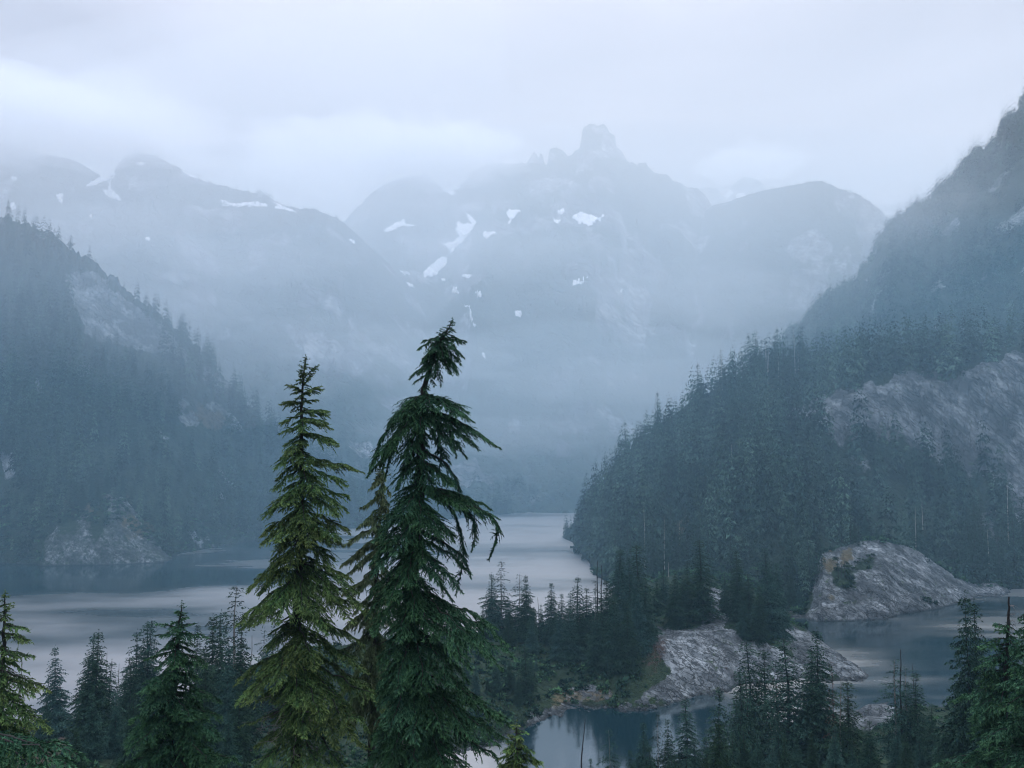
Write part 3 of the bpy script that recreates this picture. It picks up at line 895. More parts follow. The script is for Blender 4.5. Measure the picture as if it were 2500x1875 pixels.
def ground(X, Y):
    X = np.asarray(X, float); Y = np.asarray(Y, float)
    z = np.maximum(near_H(X, Y), pen_H(X, Y))
    a = X / np.maximum(Y, 1)
    for L in (right_hill, left_hill, prom, bluff):
        h = L.H(X, Y)
        z = np.maximum(z, np.where((a > L.amin) & (a < L.amax), h, -99))
    return z


# ---- water
m, n, l, b = new_mat('lake_water')
b.inputs['Base Color'].default_value = (0.004, 0.016, 0.022, 1)
b.inputs['IOR'].default_value = 3.1
b.inputs['Specular IOR Level'].default_value = .5
band = noise_node(n, l, .06, 6, .65, (.16, 1.0, 1))
band2 = noise_node(n, l, .0065, 4, .5, (.7, 1.4, 1))
g = n.new('ShaderNodeNewGeometry'); sp_ = n.new('ShaderNodeSeparateXYZ'); l.new(g.outputs['Position'], sp_.inputs[0])


def mth(op, x, y, clamp=False):
    q = n.new('ShaderNodeMath'); q.operation = op; q.use_clamp = clamp
    for i, z in enumerate((x, y)):
        if hasattr(z, 'is_linked'): l.new(z, q.inputs[i])
        else: q.inputs[i].default_value = z
    return q.outputs[0]


# wind ruffles the open lake; the pond behind the granite dome and the left shore lie sheltered
pond = mth('MULTIPLY', mth('MULTIPLY', remap(n, l, sp_.outputs['Y'], 262, 290, 1, 0), remap(n, l, sp_.outputs['X'], -10, 5, 0, 1)), remap(n, l, sp_.outputs['X'], 60, 85, 1, 0))
lee = mth('MULTIPLY', remap(n, l, sp_.outputs['X'], -40, -190, 0, 1), remap(n, l, mth('ADD', sp_.outputs['Y'], mth('MULTIPLY', band, 190)), 340, 620, 0, 1))
wind = mth('ADD', mth('MULTIPLY', remap(n, l, band, .3, .7, -.5, .5), .30), mth('MULTIPLY', remap(n, l, band2, .3, .7, .15, 1.1), 1.0))
wind = mth('SUBTRACT', wind, mth('MULTIPLY', lee, .6))
wind = mth('SUBTRACT', wind, mth('MULTIPLY', mth('MULTIPLY', remap(n, l, sp_.outputs['X'], 70, 110, 0, 1), remap(n, l, sp_.outputs['Y'], 460, 430, 0, 1)), .45))
wind = mth('MULTIPLY', mth('ADD', wind, .12, True), remap(n, l, pond, 0, 1, 1, .0), True)
l.new(remap(n, l, wind, 0, 1, .07, .70), b.inputs['Roughness'])
bp = n.new('ShaderNodeBump'); bp.inputs['Distance'].default_value = .2
l.new(remap(n, l, wind, 0, 1, .03, .6), bp.inputs['Strength'])
l.new(noise_node(n, l, .9, 4, .6, (.7, 1.3, 1)), bp.inputs['Height'])
l.new(bp.outputs[0], b.inputs['Normal'])
M_WATER = m
struct(obj('lake', mesh_np('lake', np.array([[-1800, 60, 0], [1800, 60, 0], [1800, 1150, 0], [-1800, 1150, 0]]), np.array([[0, 1, 2, 3]]), M_WATER)))


# ---- snow patches and falls, lying on the mountains
def drape(L, poly, name, mat, thick, step=3.0, seed=1, jit=2.5):
    P = np.array(poly, float)
    u0, v0 = P.min(0) - 3; u1, v1 = P.max(0) + 3
    nu = max(4, int((u1 - u0) / step)); nv = max(4, int((v1 - v0) / step))
    U, V = np.meshgrid(np.linspace(u0, u1, nu), np.linspace(v0, v1, nv))
    X, Y, Z, ok = L.trace(U.ravel(), V.ravel())
    X, Y, Z, ok = (q.reshape(U.shape) for q in (X, Y, Z, ok))
    ins = inpoly(U + fbm(U / 7, V / 7, seed, 3) * jit, V + fbm(U / 7, V / 7, seed + 8, 3) * jit, poly) & ok
    if ins.sum() < 3: ins = inpoly(U, V, poly) & ok
    core = ins.copy()
    core[1:-1, 1:-1] &= ins[:-2, 1:-1] & ins[2:, 1:-1] & ins[1:-1, :-2] & ins[1:-1, 2:]
    keep = ins[:-1, :-1] | ins[1:, :-1] | ins[:-1, 1:] | ins[1:, 1:]
    # leave out cells that straddle a step in depth
    dY = np.maximum.reduce([Y[:-1, :-1], Y[1:, :-1], Y[:-1, 1:], Y[1:, 1:]]) - np.minimum.reduce([Y[:-1, :-1], Y[1:, :-1], Y[:-1, 1:], Y[1:, 1:]])
    keep &= dY < 60
    off = np.where(ins, thick, -thick * .8)
    Z = Z + off * .75; Y = Y - off * .65
    if not keep.any(): return None
    return obj(name, grid_mesh(name, X, Y, Z, mat, {}, keep))


SNOWS = [
    (left_mtn, [(228, 404), (250, 408), (283, 398), (280, 430), (268, 445), (272, 462), (285, 478), (296, 486), (290, 491), (262, 480), (250, 470), (252, 464), (262, 466), (266, 455), (262, 440), (236, 452), (208, 458), (222, 446), (248, 432), (240, 418)], 'forked snow gully left of the rounded left summit'),
    (left_mtn, [(136, 478), (156, 476), (152, 486), (152, 500), (146, 498)], 'triangular snow patch low on the far left mountain'),
    (left_mtn, [(537, 492), (552, 490), (562, 498), (600, 496), (625, 494), (650, 500), (652, 505), (600, 504), (540, 506)], 'long flat snow band below the left ridge'),
    (left_mtn, [(660, 490), (690, 504), (726, 520), (700, 514), (666, 508), (680, 504)], 'slanting snow strip at the right end of left ridge'),
    (left_mtn, [(442, 417), (456, 421), (500, 441), (488, 440), (456, 428)], 'thin snow streak just below the rounded left summit'),
    (left_mtn, [(26, 433), (43, 437), (42, 442), (30, 443)], 'small dim snow patch at upper left edge in mist'),
    (left_mtn, [(354, 582), (366, 580), (366, 588), (358, 590)], 'tiny snow patch above the pale slab on the left'),
    (left_mtn, [(852, 585), (868, 590), (868, 596), (858, 592)], 'small snow patch on the left mountain shoulder near centre'),
    (left_mtn, [(331, 400), (354, 399), (352, 405), (336, 405)], 'little snow patch high on the rounded left summit'),
    (left_mtn, [(26, 500), (34, 498), (40, 510), (30, 516), (24, 514)], 'bright snow patch above the left edge tree line'),
    (left_mtn, [(214, 526), (228, 526), (222, 532)], 'speck of snow below the forked gully'),
    (back_mtn, [(936, 563), (980, 540), (990, 538), (985, 546), (1010, 553), (1012, 556), (984, 552), (944, 570)], 'angled snow chevron left of the long snow gully'),
    (back_mtn, [(1136, 516), (1150, 530), (1163, 544), (1156, 556), (1142, 576), (1130, 590), (1112, 606), (1100, 622), (1096, 612), (1084, 600), (1108, 590), (1122, 582), (1114, 566), (1113, 544), (1150, 550), (1146, 538)], 'tall zigzag snow gully, its upper and larger stretch'),
    (back_mtn, [(1074, 634), (1092, 633), (1090, 648), (1066, 670), (1040, 676), (1030, 672), (1048, 652)], 'broad snow tongue at the foot of the zigzag gully'),
    (back_mtn, [(1237, 516), (1273, 514), (1258, 530), (1240, 548), (1244, 534), (1236, 526)], 'kite shaped snow patch high on the central mountain'),
    (back_mtn, [(1181, 568), (1212, 567), (1210, 574), (1188, 584), (1180, 578)], 'blunt snow patch just right of the zigzag gully'),
    (back_mtn, [(1397, 533), (1420, 522), (1440, 528), (1456, 534), (1475, 530), (1456, 545), (1440, 554), (1415, 546)], 'largest diamond snow patch below the castle peak'),
    (back_mtn, [(1360, 519), (1380, 515), (1378, 523), (1364, 525)], 'small upper snow patch left of the diamond patch'),
    (back_mtn, [(1350, 535), (1368, 541), (1366, 544), (1354, 542)], 'small lower snow patch left of the diamond patch'),
    (back_mtn, [(1126, 673), (1152, 672), (1146, 682), (1132, 680)], 'lens shaped snow patch right of the broad tongue'),
    (back_mtn, [(1396, 706), (1399, 688), (1420, 690), (1438, 684), (1420, 696)], 'flag shaped snow patch low under the diamond patch'),
    (back_mtn, [(1102, 714), (1108, 702), (1116, 704), (1122, 720), (1104, 720)], 'round lower snow patch beneath the broad tongue'),
    (back_mtn, [(1159, 717), (1174, 717), (1178, 728), (1166, 730)], 'round lower snow patch right of its twin'),
    (back_mtn, [(1258, 764), (1272, 763), (1275, 775), (1266, 781), (1257, 772)], 'lone round snow patch low in the cirque'),
    (back_mtn, [(990, 690), (1002, 694), (1012, 703), (998, 702)], 'small snow patch beneath left end of the broad tongue'),
    (back_mtn, [(976, 665), (996, 664), (1000, 670), (985, 671)], 'flat sliver of snow left of the broad tongue'),
    (back_mtn, [(1075, 680), (1088, 681), (1088, 688), (1078, 685)], 'speck of snow just under the broad tongue'),
    (back_mtn, [(1132, 747), (1148, 748), (1146, 752), (1134, 751)], 'thin snow sliver at the head of the waterfall'),
    (back_mtn, [(1060, 434), (1086, 462), (1112, 472), (1104, 477), (1084, 468)], 'misty snow streak near the cloud on the central ridge'),
    (back_mtn, [(1510, 712), (1520, 710), (1516, 715)], 'tiny snow speck right of the flag shaped patch'),
    (far_mtn, [(1766, 478), (1782, 460), (1790, 474), (1774, 486)], 'hazy snow notch on the farthest peak'),
    (far_mtn, [(1796, 476), (1818, 472), (1824, 484), (1798, 488)], 'hazy snow field right of the farthest notch'),
    (far_mtn, [(2160, 520), (2185, 518), (2190, 530), (2170, 542)], 'hazy snow patch in the gap left of the right mountain'),
]
for i, (L, p, lab) in enumerate(SNOWS):
    o = drape(L, PXP(p), 'snow_patch', M_SNOW, 1.6, 2.2 if len(p) > 5 else 1.5, 100 + i)
    if o: tag(o, lab, 'snow', 'snow patches on the mountains')
for p, lab in (([(1146, 752), (1150, 760), (1151, 775), (1156, 790), (1164, 800), (1160, 801), (1151, 791), (1147, 776)], 'thin white waterfall thread below the snow sliver'),
               ([(1171, 852), (1176, 862), (1184, 872), (1186, 878), (1180, 872), (1172, 860)], 'lower white waterfall thread in the dark cirque')):
    o = drape(back_mtn, PXP(p), 'waterfall', M_FALL, 1.2, 1.0, 3, .8)
    if o: tag(o, lab, 'waterfall', 'waterfalls in the cirque')

# ================================================================== TREES
# ---- one model of each kind; copies share its mesh data
class Kind:
    def __init__(s, name, h, mat, bark, *args, **kw):
        bag, TV, TQ = conifer(h, *args, **kw)
        s.h = h
        V, T, Q, a = bag.arrays()
        s.V, s.T, s.a, s.TV, s.TQ = V, T, a, TV, TQ
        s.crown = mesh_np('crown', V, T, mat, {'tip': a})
        s.trunk = mesh_np('trunk', TV, TQ, bark, smooth=True)


def place(kind, u, v, Y, label, name='conifer_tree', cat='tree', group=None, wide=1.0, rot=None, base=None, lean=0.0):
    """Stand a tree with its top where the photograph shows it and its foot on the ground there."""
    top = at(u, v, Y)
    z = float(ground(top[0], Y)) if base is None else base
    h = max(top[2] - z, 2.0)
    k = h / kind.h
    o = bpy.data.objects.new(name, None); C.objects.link(o)
    o.empty_display_size = .5
    o.location = (top[0], Y, z - .15)
    o.rotation_euler = (lean * .3, lean, rng.uniform(0, 6.28) if rot is None else rot)
    o.scale = (k * wide * 1.34, k * wide * 1.34, k)
    tag(o, label, cat, group)
    for nm, me in (('trunk', kind.trunk), ('crown', kind.crown)):
        c = bpy.data.objects.new(nm, me); C.objects.link(c); c.parent = o
    return o


N1 = [Kind('slim', 22, M_FIR, M_BARK, 200 + i, 40, 11, 3.0, .24, .24, .55, z0=.05, slope=.42, shape=.75, ragged=.3, sparse=.08, wid=.5) for i in range(4)]
N2 = [Kind('full', 20, M_FIR, M_BARK, 220 + i, 36, 12, 3.7, .26, .26, .58, z0=.04, slope=.38, shape=.8, ragged=.3, sparse=.08, wid=.5) for i in range(3)]
N3 = [Kind('sparse', 22, M_FIR, M_GREYWOOD, 240 + i, 26, 8, 2.5, .25, .25, .52, z0=.18, slope=.30, shape=.6, ragged=.55, sparse=.32, wid=.48, bare=.1) for i in range(3)]
N4 = [Kind('narrow', 22, M_FIR, M_BARK, 260 + i, 42, 10, 2.0, .24, .24, .50, z0=.08, slope=.55, shape=.55, ragged=.35, sparse=.1, wid=.5) for i in range(3)]
NR = Kind('rusty', 20, M_RUST, M_BARK, 280, 26, 6, 1.3, .28, .3, .42, z0=.1, slope=.5, shape=.5, ragged=.4, sparse=.3, wid=.3)
H1 = [Kind('hill_slim', 22, M_FAR, M_BARK, 300 + i, 24, 9, 3.0, .6, .55, 1.1, z0=.04, slope=.40, shape=.72, ragged=.3, sparse=.1, wid=.55, sides=3, trunk_n=3, topk=.25) for i in range(4)]
H2 = [Kind('hill_bare', 24, M_FAR, M_PALEWOOD, 320 + i, 17, 7, 2.3, .6, .55, 1.0, z0=.33, slope=.30, shape=.5, ragged=.5, sparse=.25, wid=.55, sides=4, trunk_n=3, topk=.25) for i in range(2)]
H3 = [Kind('hill_round', 20, M_FAR, M_BARK, 330 + i, 19, 10, 3.9, .65, .6, 1.15, z0=.06, slope=.25, shape=.62, ragged=.3, sparse=.1, wid=.55, sides=3, trunk_n=3, topk=.25) for i in range(2)]


def snag_mesh(h, seed, r, stubs=10):
    rg = np.random.default_rng(seed)
    n = 9
    z = np.linspace(0, h, n)
    P = np.stack([np.cumsum(rg.normal(size=n)) * h * .006, np.cumsum(rg.normal(size=n)) * h * .006, z], -1); P[:, :2] -= P[0, :2]
    trunk = tube(P, np.linspace(r, r * .22, n), 6)
    br = []
    for k in range(stubs):
        f = rg.uniform(.3, .97); c = np.array([np.interp(f * h, z, P[:, 0]), np.interp(f * h, z, P[:, 1]), f * h])
        az = rg.uniform(0, 6.28); ln = rg.uniform(.02, .07) * h * (1.15 - f)
        d = np.array([math.cos(az), math.sin(az), rg.uniform(-.5, .3)])
        br.append(tube([c, c + d * ln * .6, c + d * ln + np.array([0, 0, -.15 * ln])], [r * .22, r * .14, r * .05], 4))
    V = np.concatenate([b_[0] for b_ in br]); k = 0; Q = []
    for b_ in br: Q.append(b_[1] + k); k += len(b_[0])
    return trunk, (V, np.concatenate(Q))


SNAG = []
for i in range(3):
    (tv, tq), (bv, bq) = snag_mesh(15, 400 + i, .20, 12)
    SNAG.append({m_: (mesh_np('trunk', tv, tq, mm, smooth=True), mesh_np('dead_branch', bv, bq, mm)) for m_, mm in (('grey', M_GREYWOOD), ('dark', M_BARK), ('pale', M_PALEWOOD))})


def snag(u, v, Y, label, tone='grey', i=0, lean=0, thick=1.0, h=None, group='dead standing trunks'):
    top = at(u, v, Y); z = float(ground(top[0], Y))
    hh = max(top[2] - z, 2.0); k = hh / 15
    o = bpy.data.objects.new('dead_tree', None); C.objects.link(o)
    o.empty_display_size = .5
    o.location = (top[0] - math.sin(lean) * hh, Y, z - .2); o.rotation_euler = (0, lean, rng.uniform(0, 6.28) if not lean else 0); o.scale = (k * thick, k * thick, k)
    tag(o, label, 'dead tree', group)
    tr, br = SNAG[i % 3][tone]
    for nm, me in (('trunk', tr), ('dead_branches', br)):
        c = bpy.data.objects.new('trunk' if nm == 'trunk' else 'dead_branch', me); C.objects.link(c); c.parent = o


# ---- conifers on the peninsula, against the lake
P_ = 'conifers on the peninsula'
PEN = [
    (1202, 1401, 318, N1, 0, 1.0, 'dark conifer half hidden by the right edge of the bent hemlock'),
    (1224, 1369, 322, N3, 0, 1.1, 'tall layered conifer first clear of the bent hemlock, before the lake'),
    (1268, 1401, 322, N3, 1, 1.2, 'ragged thin topped conifer with flat shelf branches before the lake'),
    (1284, 1406, 316, N2, 0, .8, 'dense pointed conifer touching the ragged shelf branched one'),
    (1345, 1423, 316, N2, 1, .85, 'stout even cone of a conifer alone before the bright lake'),
    (1371, 1450, 312, N1, 1, 1.0, 'short conifer right of the stout even cone'),
    (1388, 1446, 310, N4, 0, 1.2, 'short narrow conifer, second right of the stout even cone'),
    (1410, 1408, 306, N4, 1, 1.2, 'blackish narrow conifer with knobbly top before the lake'),
    (1433, 1435, 304, N1, 2, 1.0, 'conifer right of the blackish knobbly topped one'),
    (1450, 1416, 308, N3, 2, .9, 'thin half bare conifer left of the bare poles'),
    (1479, 1416, 288, N2, 2, .9, 'large front row conifer at left of the peninsula grove'),
    (1507, 1344, 312, N1, 3, 1.0, 'tall conifer, left of the twin tops over the grove'),
    (1522, 1340, 314, N4, 2, 1.3, 'tall conifer, right of the twin tops over the grove'),
    (1536, 1362, 300, N1, 0, 1.0, 'conifer stepped just below the twin tops in the grove'),
    (1563, 1331, 302, N4, 0, 1.5, 'highest conifer in the left grove of the peninsula'),
    (1554, 1412, 284, N2, 0, .8, 'broad front conifer under the highest tree of left grove'),
    (1577, 1416, 288, N1, 1, .95, 'conifer at the right edge of left grove above mossy rock'),
    (1500, 1450, 276, N2, 1, .8, 'lower front conifer nearest the pond in the left grove'),
    (1530, 1470, 272, N1, 2, .95, 'low conifer at the foot of the left grove by granite'),
    (1455, 1480, 280, N1, 3, .95, 'low conifer at the left foot of the peninsula grove'),
    (1603, 1412, 335, N1, 2, .9, 'conifer behind the gap between the two peninsula groves'),
    (1618, 1378, 340, N4, 1, 1.3, 'slender conifer behind the gap, taller of its pair'),
    (1648, 1393, 312, N2, 2, .8, 'full dark conifer on the crest of the granite dome'),
    (1664, 1400, 318, N1, 3, .9, 'conifer tucked behind the full one on the dome crest'),
    (1678, 1374, 330, N4, 2, 1.3, 'narrow conifer between full one and tallest on the dome'),
    (1716, 1318, 318, N4, 0, 1.5, 'tallest dark spire on the crest of the granite dome'),
    (1706, 1390, 326, N1, 0, .8, 'shorter conifer leaning on the tallest dome spire'),
    (1769, 1397, 330, N1, 1, .9, 'conifer at left of the grove right of the pale steps'),
    (1797, 1344, 320, N1, 2, .95, 'tall conifer, left peak of the grove right of pale steps'),
    (1829, 1400, 316, N4, 1, 1.4, 'middle lower spire of the grove right of pale steps'),
    (1874, 1336, 308, N1, 3, .95, 'tall conifer by the inlet, right peak of its grove'),
    (1897, 1374, 318, N2, 0, .65, 'conifer behind the tall one at the inlet end'),
    (1852, 1430, 300, N1, 0, .9, 'small conifer between middle spire and inlet tree'),
    (1814, 1450, 302, N2, 1, .7, 'small front conifer at foot of the grove right of steps'),
    (1285, 1574, 252, N4, 0, 1.5, 'slim conifer in front of the meadow left of the pond'),
    (1245, 1600, 255, N1, 1, .9, 'dark conifer left of the slim one by the meadow'),
    (1320, 1475, 320, N1, 2, .8, 'low conifer filling the gap beside the bare pole'),
    (1240, 1455, 318, N2, 2, .7, 'low full conifer between layered and ragged trees'),
    (1180, 1480, 315, N1, 3, .9, 'low conifer just right of the hanging dark bough'),
]
for u, v, Y, K, i, w, lab in PEN:
    place(K[i % len(K)], u, v, Y, lab, group=P_, wide=w)
for j, (u, v, Y, lab, tone) in enumerate([
        (1316, 1457, 318, 'bare pole standing left of the stout even cone', 'dark'), (1459, 1367, 300, 'taller bare pole beside the peninsula grove', 'dark'), (1472, 1380, 302, 'shorter bare pole beside the peninsula grove', 'dark'),
        (1641, 1440, 312, 'dead trunk at left foot of the full dome crest conifer', 'dark'), (1632, 1372, 420, 'pale dead stem in the wood behind the granite dome', 'pale')]):
    snag(u, v, Y, lab, tone, j)

# the close-set rest of the grove
rgf = np.random.default_rng(44)
fill = []
for i in range(26): fill.append((rgf.uniform(1200, 1560), rgf.uniform(1470, 1545), rgf.uniform(285, 335), 0))
for i in range(10): fill.append((rgf.uniform(1580, 1680), rgf.uniform(1425, 1480), rgf.uniform(318, 350), 1))
for i in range(8): fill.append((rgf.uniform(1760, 1900), rgf.uniform(1430, 1490), rgf.uniform(312, 345), 2))
for i in range(12): fill.append((rgf.uniform(1140, 1330), rgf.uniform(1590, 1660), rgf.uniform(246, 275), 3))
for u, v, Y, z_ in fill:
    lab = ('low conifer packed into the grove between lake and granite dome', 'low conifer on the crest behind the granite dome', 'low conifer packed into the grove by the inlet', 'low conifer on the bank left of the pond')[z_]
    K = (N1 + N2)[rgf.integers(7)]
    place(K, u, v, Y, lab, group=lab.replace('conifer', 'conifers', 1), wide=rgf.uniform(.75, 1.1))

# ---- conifers at the lower right, on the slope below the camera
BR = [
    (1605, 1740, 150, N3, 0, .6, 'thin cone topped young conifer rising over the pond'),
    (1573, 1762, 148, N1, 0, .95, 'leftmost full conifer of the lower right stand'),
    (1629, 1753, 150, N1, 1, .85, 'short conifer right of the thin cone topped one'),
    (1671, 1704, 152, N1, 2, 1.0, 'pointed conifer on the right side of the pond mirror'),
    (1752, 1681, 150, N2, 0, .85, 'wide triangular conifer left in the lower right stand'),
    (1806, 1638, 158, N1, 3, 1.05, 'conifer right of the wide triangular one'),
    (1836, 1566, 172, N4, 0, 1.2, 'slender conifer before the dome with pale trunk below'),
    (1868, 1585, 172, N4, 1, 1.3, 'dull conifer next to the reddish dying tree'),
    (1925, 1559, 160, N4, 2, 1.5, 'shaggy narrow conifer right of the reddish dying tree'),
    (1997, 1540, 158, N1, 0, 1.0, 'tallest sharp conifer in the lower right stand'),
    (1982, 1585, 162, N1, 2, .9, 'conifer hugging the left of the tallest sharp one'),
    (2061, 1660, 150, N4, 0, 1.4, 'bent topped conifer right of the rusty stem'),
    (2122, 1758, 138, N2, 1, .85, 'low bushy conifer in front of the grey shore rock'),
    (2176, 1608, 158, N3, 1, 1.1, 'open branched conifer left of the paired bare spikes'),
    (2214, 1627, 160, N3, 2, .7, 'thin conifer between the paired bare spikes'),
    (2235, 1640, 156, N4, 1, 1.25, 'narrow conifer right of the paired bare spikes'),
    (2274, 1715, 150, N1, 3, .8, 'short dark conifer before the inlet, left of twin tops'),
    (2353, 1455, 120, N2, 2, .62, 'big conifer with twin tops beside the inlet, taller top'),
    (2374, 1470, 122, N1, 1, .75, 'second lesser top of the twin topped pair by inlet'),
    (2415, 1623, 112, N2, 0, .8, 'conifer filling the gap between twin tops and right edge'),
    (2040, 1770, 140, N1, 2, .9, 'low conifer under the bent topped one'),
    (1900, 1740, 142, N2, 1, .75, 'low conifer in front of the shaggy narrow one'),
    (1945, 1800, 128, N2, 2, .8, 'very low broad conifer at the frame bottom of right stand'),
    (1700, 1800, 135, N1, 3, .9, 'very low conifer right of the pond mirror bottom'),
    (2330, 1700, 124, N1, 0, 1.0, 'mid low conifer at the foot of the twin tops'),
    (2210, 1790, 130, N2, 0, .8, 'low full conifer under the paired bare spikes'),
    (2290, 1810, 118, N2, 1, .8, 'low full conifer at the bottom, left of right edge trees'),
    (1484, 1779, 138, N3, 2, .9, 'lone small conifer sticking up over the pale pond'),
    (1441, 1849, 130, N2, 2, .6, 'tip of a small conifer at the base of the leaning snag'),
    (1540, 1830, 134, N2, 0, .7, 'tip of a low conifer left of the lower right stand'),
    (1790, 1790, 134, N1, 1, 1.0, 'low conifer between the wide triangular tree and its neighbour'),
    (1850, 1800, 132, N2, 2, .8, 'low conifer under the slender pale trunked one'),
]
for u, v, Y, K, i, w, lab in BR:
    place(K[i % len(K)], u, v, Y, lab, group='conifers of the lower right stand', wide=w)
rgf = np.random.default_rng(45)
for i in range(18):
    u = 1560 + (2320 - 1560) * (i + rgf.random()) / 18
    lab = 'low conifer along the bottom edge of the right stand'
    place((N1 + N2)[rgf.integers(7)], u, rgf.uniform(1760, 1840), rgf.uniform(108, 142), lab, group='low conifers along the bottom edge of the right stand', wide=rgf.uniform(.8, 1.1))
place(NR, 1895, 1642, 166, 'reddish dying conifer in the lower right stand', cat='tree', group='dying conifers', wide=1.0)
place(NR, 2031, 1611, 154, 'rusty thin dying stem right of the tallest sharp conifer', cat='tree', group='dying conifers', wide=.55)
snag(1428, 1751, 128, 'leaning charred snag rising from the frame bottom over the pond', 'dark', 1, lean=.06, thick=1.0)
snag(2048, 1657, 150, 'bare grey pole between rusty stem and bent topped conifer', 'grey', 0, thick=.8)
snag(2197, 1585, 158, 'left spike of the paired bare spikes over the inlet', 'dark', 2, thick=.9)
snag(2227, 1617, 160, 'right spike of the paired bare spikes over the inlet', 'dark', 1, thick=.6)
snag(1826, 1640, 168, 'dead dark trunk low in front of the granite dome', 'dark', 0, thick=1.0)

# ---- conifers at the lower left
BL = [
    (136, 1580, 212, N2, 0, .8, 'separate conifer standing alone on the lower left lake shore'),
    (226, 1552, 165, N1, 0, .95, 'left spire of the twin conifers at lower left'),
    (246, 1542, 163, N1, 1, 1.0, 'right spire of the twin conifers at lower left'),
    (210, 1601, 170, N4, 0, 1.3, 'shorter conifer at the left flank of the twin spires'),
    (267, 1615, 168, N4, 1, 1.3, 'shorter conifer at the right flank of the twin spires'),
    (303, 1627, 190, N4, 2, 1.3, 'small dark conifer right of the grey pole'),
    (336, 1542, 180, N1, 2, .9, 'conifer behind the near left hemlock, left of its tip'),
    (360, 1513, 182, N1, 3, .9, 'taller conifer behind the near left hemlock, left of its tip'),
    (372, 1520, 186, N4, 0, 1.2, 'close companion of the taller conifer left of hemlock tip'),
    (321, 1603, 176, N4, 1, 1.2, 'low conifer at the left of the group behind near hemlock'),
    (484, 1525, 200, N1, 0, .7, 'small pointed conifer just right of near left hemlock tip'),
    (521, 1505, 175, N2, 1, .8, 'rounded top conifer between near hemlock and sparse tall one'),
    (549, 1495, 180, N4, 2, 1.2, 'slim conifer left of the sparse tall one'),
    (576, 1428, 165, N3, 0, 1.1, 'sparse tall conifer with tiered branches left of big hemlock'),
    (590, 1520, 160, N1, 1, .9, 'conifer under the sparse tall tiered one'),
    (560, 1580, 150, N2, 2, .75, 'full conifer low between near hemlock and big hemlock'),
    (500, 1590, 152, N1, 2, .9, 'lower conifer right behind the near left hemlock'),
    (643, 1538, 215, N3, 1, .8, 'thin conifer seen through the left boughs of big hemlock'),
    (675, 1509, 215, N3, 2, .8, 'thin conifer seen close to the big hemlock trunk'),
    (189, 1782, 88, N2, 0, .8, 'bright young conifer at the bottom left'),
    (285, 1700, 140, N2, 1, .8, 'low conifer at the foot of the grey pole'),
    (230, 1690, 135, N1, 3, 1.0, 'front conifer at the foot of the twin spires'),
    (330, 1690, 130, N1, 0, 1.0, 'front conifer left of the near hemlock skirts'),
    (590, 1660, 125, N1, 1, 1.0, 'front conifer at left skirts of the big hemlock'),
    (115, 1700, 175, N2, 2, .7, 'small full conifer at foot of the lone shore conifer'),
    (560, 1740, 105, N2, 2, .8, 'dark low conifer at the bottom between two hemlocks'),
]
for u, v, Y, K, i, w, lab in BL:
    place(K[i % len(K)], u, v, Y, lab, group='conifers at the lower left', wide=w)
snag(289, 1619, 172, 'grey pole right of the twin spires at lower left', 'grey', 0, thick=.8)
snag(262, 1587, 168, 'dead spike behind the right twin spire', 'grey', 1, thick=.6)
snag(618, 1550, 165, 'bare pole left of the big hemlock before the lake', 'grey', 2, thick=.8)
snag(61, 1587, 90, 'bare grey pole by the left edge hemlock', 'grey', 2, thick=.7)

# ---- hillside woods: the largest as trees of their own, the rest as one wood each
def scatter(L, n, seed, u0, u1, t0, t1, avoid, dens_seed, thr, hmin, hmax, dsc=40):
    rg = np.random.default_rng(seed)
    a = a_of(rg.uniform(u0, u1, n * 3), 0.0)
    Yb, Yr = L.edges(a)
    # even over the ground: weight by distance
    Y = np.sqrt(rg.uniform(0, 1, n * 3) * ((Yb + t1 * (Yr - Yb)) ** 2 - (Yb + t0 * (Yr - Yb)) ** 2) + (Yb + t0 * (Yr - Yb)) ** 2)
    w = (Yr - Yb) * Y; keep = rg.random(n * 3) < w / w.max()
    a, Y = a[keep], Y[keep]
    X = a * Y; Z = L.H(X, Y)
    U, V = proj(X, Y, Z)
    ok = Z > .6
    for p in avoid: ok &= ~jitter_in(U, V, p, 5, 14)
    ok &= fbm(X / dsc, Y / dsc, dens_seed, 4) > thr
    X, Y, Z = X[ok][:n], Y[ok][:n], Z[ok][:n]
    h = hmin + (hmax - hmin) * np.clip(.5 + .9 * fbm(X / 70, Y / 70, seed, 3) + rg.normal(size=len(X)) * .34, 0, 1)
    return X, Y, Z, h


def wood(name, kinds, X, Y, Z, h, mat, label, seed, wide=1.0, with_trunk=True):
    rg = np.random.default_rng(seed)
    Vs, Ts, As, To, k = [], [], [], [], 0
    for i in range(len(X)):
        K = kinds[rg.integers(len(kinds))]
        s = h[i] / K.h; w = s * rg.uniform(.65, 1.25) * wide
        th = rg.uniform(0, 6.28); c, s_ = math.cos(th) * w, math.sin(th) * w
        V = K.V
        Vs.append(np.stack([V[:, 0] * c - V[:, 1] * s_ + X[i], V[:, 0] * s_ + V[:, 1] * c + Y[i], V[:, 2] * s + Z[i] - .3], -1).astype(np.float32))
        Ts.append(K.T + k); k += len(V)
        As.append(np.clip(K.a + rg.normal() * .25, 0, 1)); To.append(np.full(len(V), rg.choice([-.45, -.3, -.1, .1, .3, .6])))
    o = obj(name, mesh_np(name, np.concatenate(Vs), np.concatenate(Ts), mat, {'tip': np.concatenate(As), 'tone': np.concatenate(To)}))
    return struct(o, label, 'stuff')


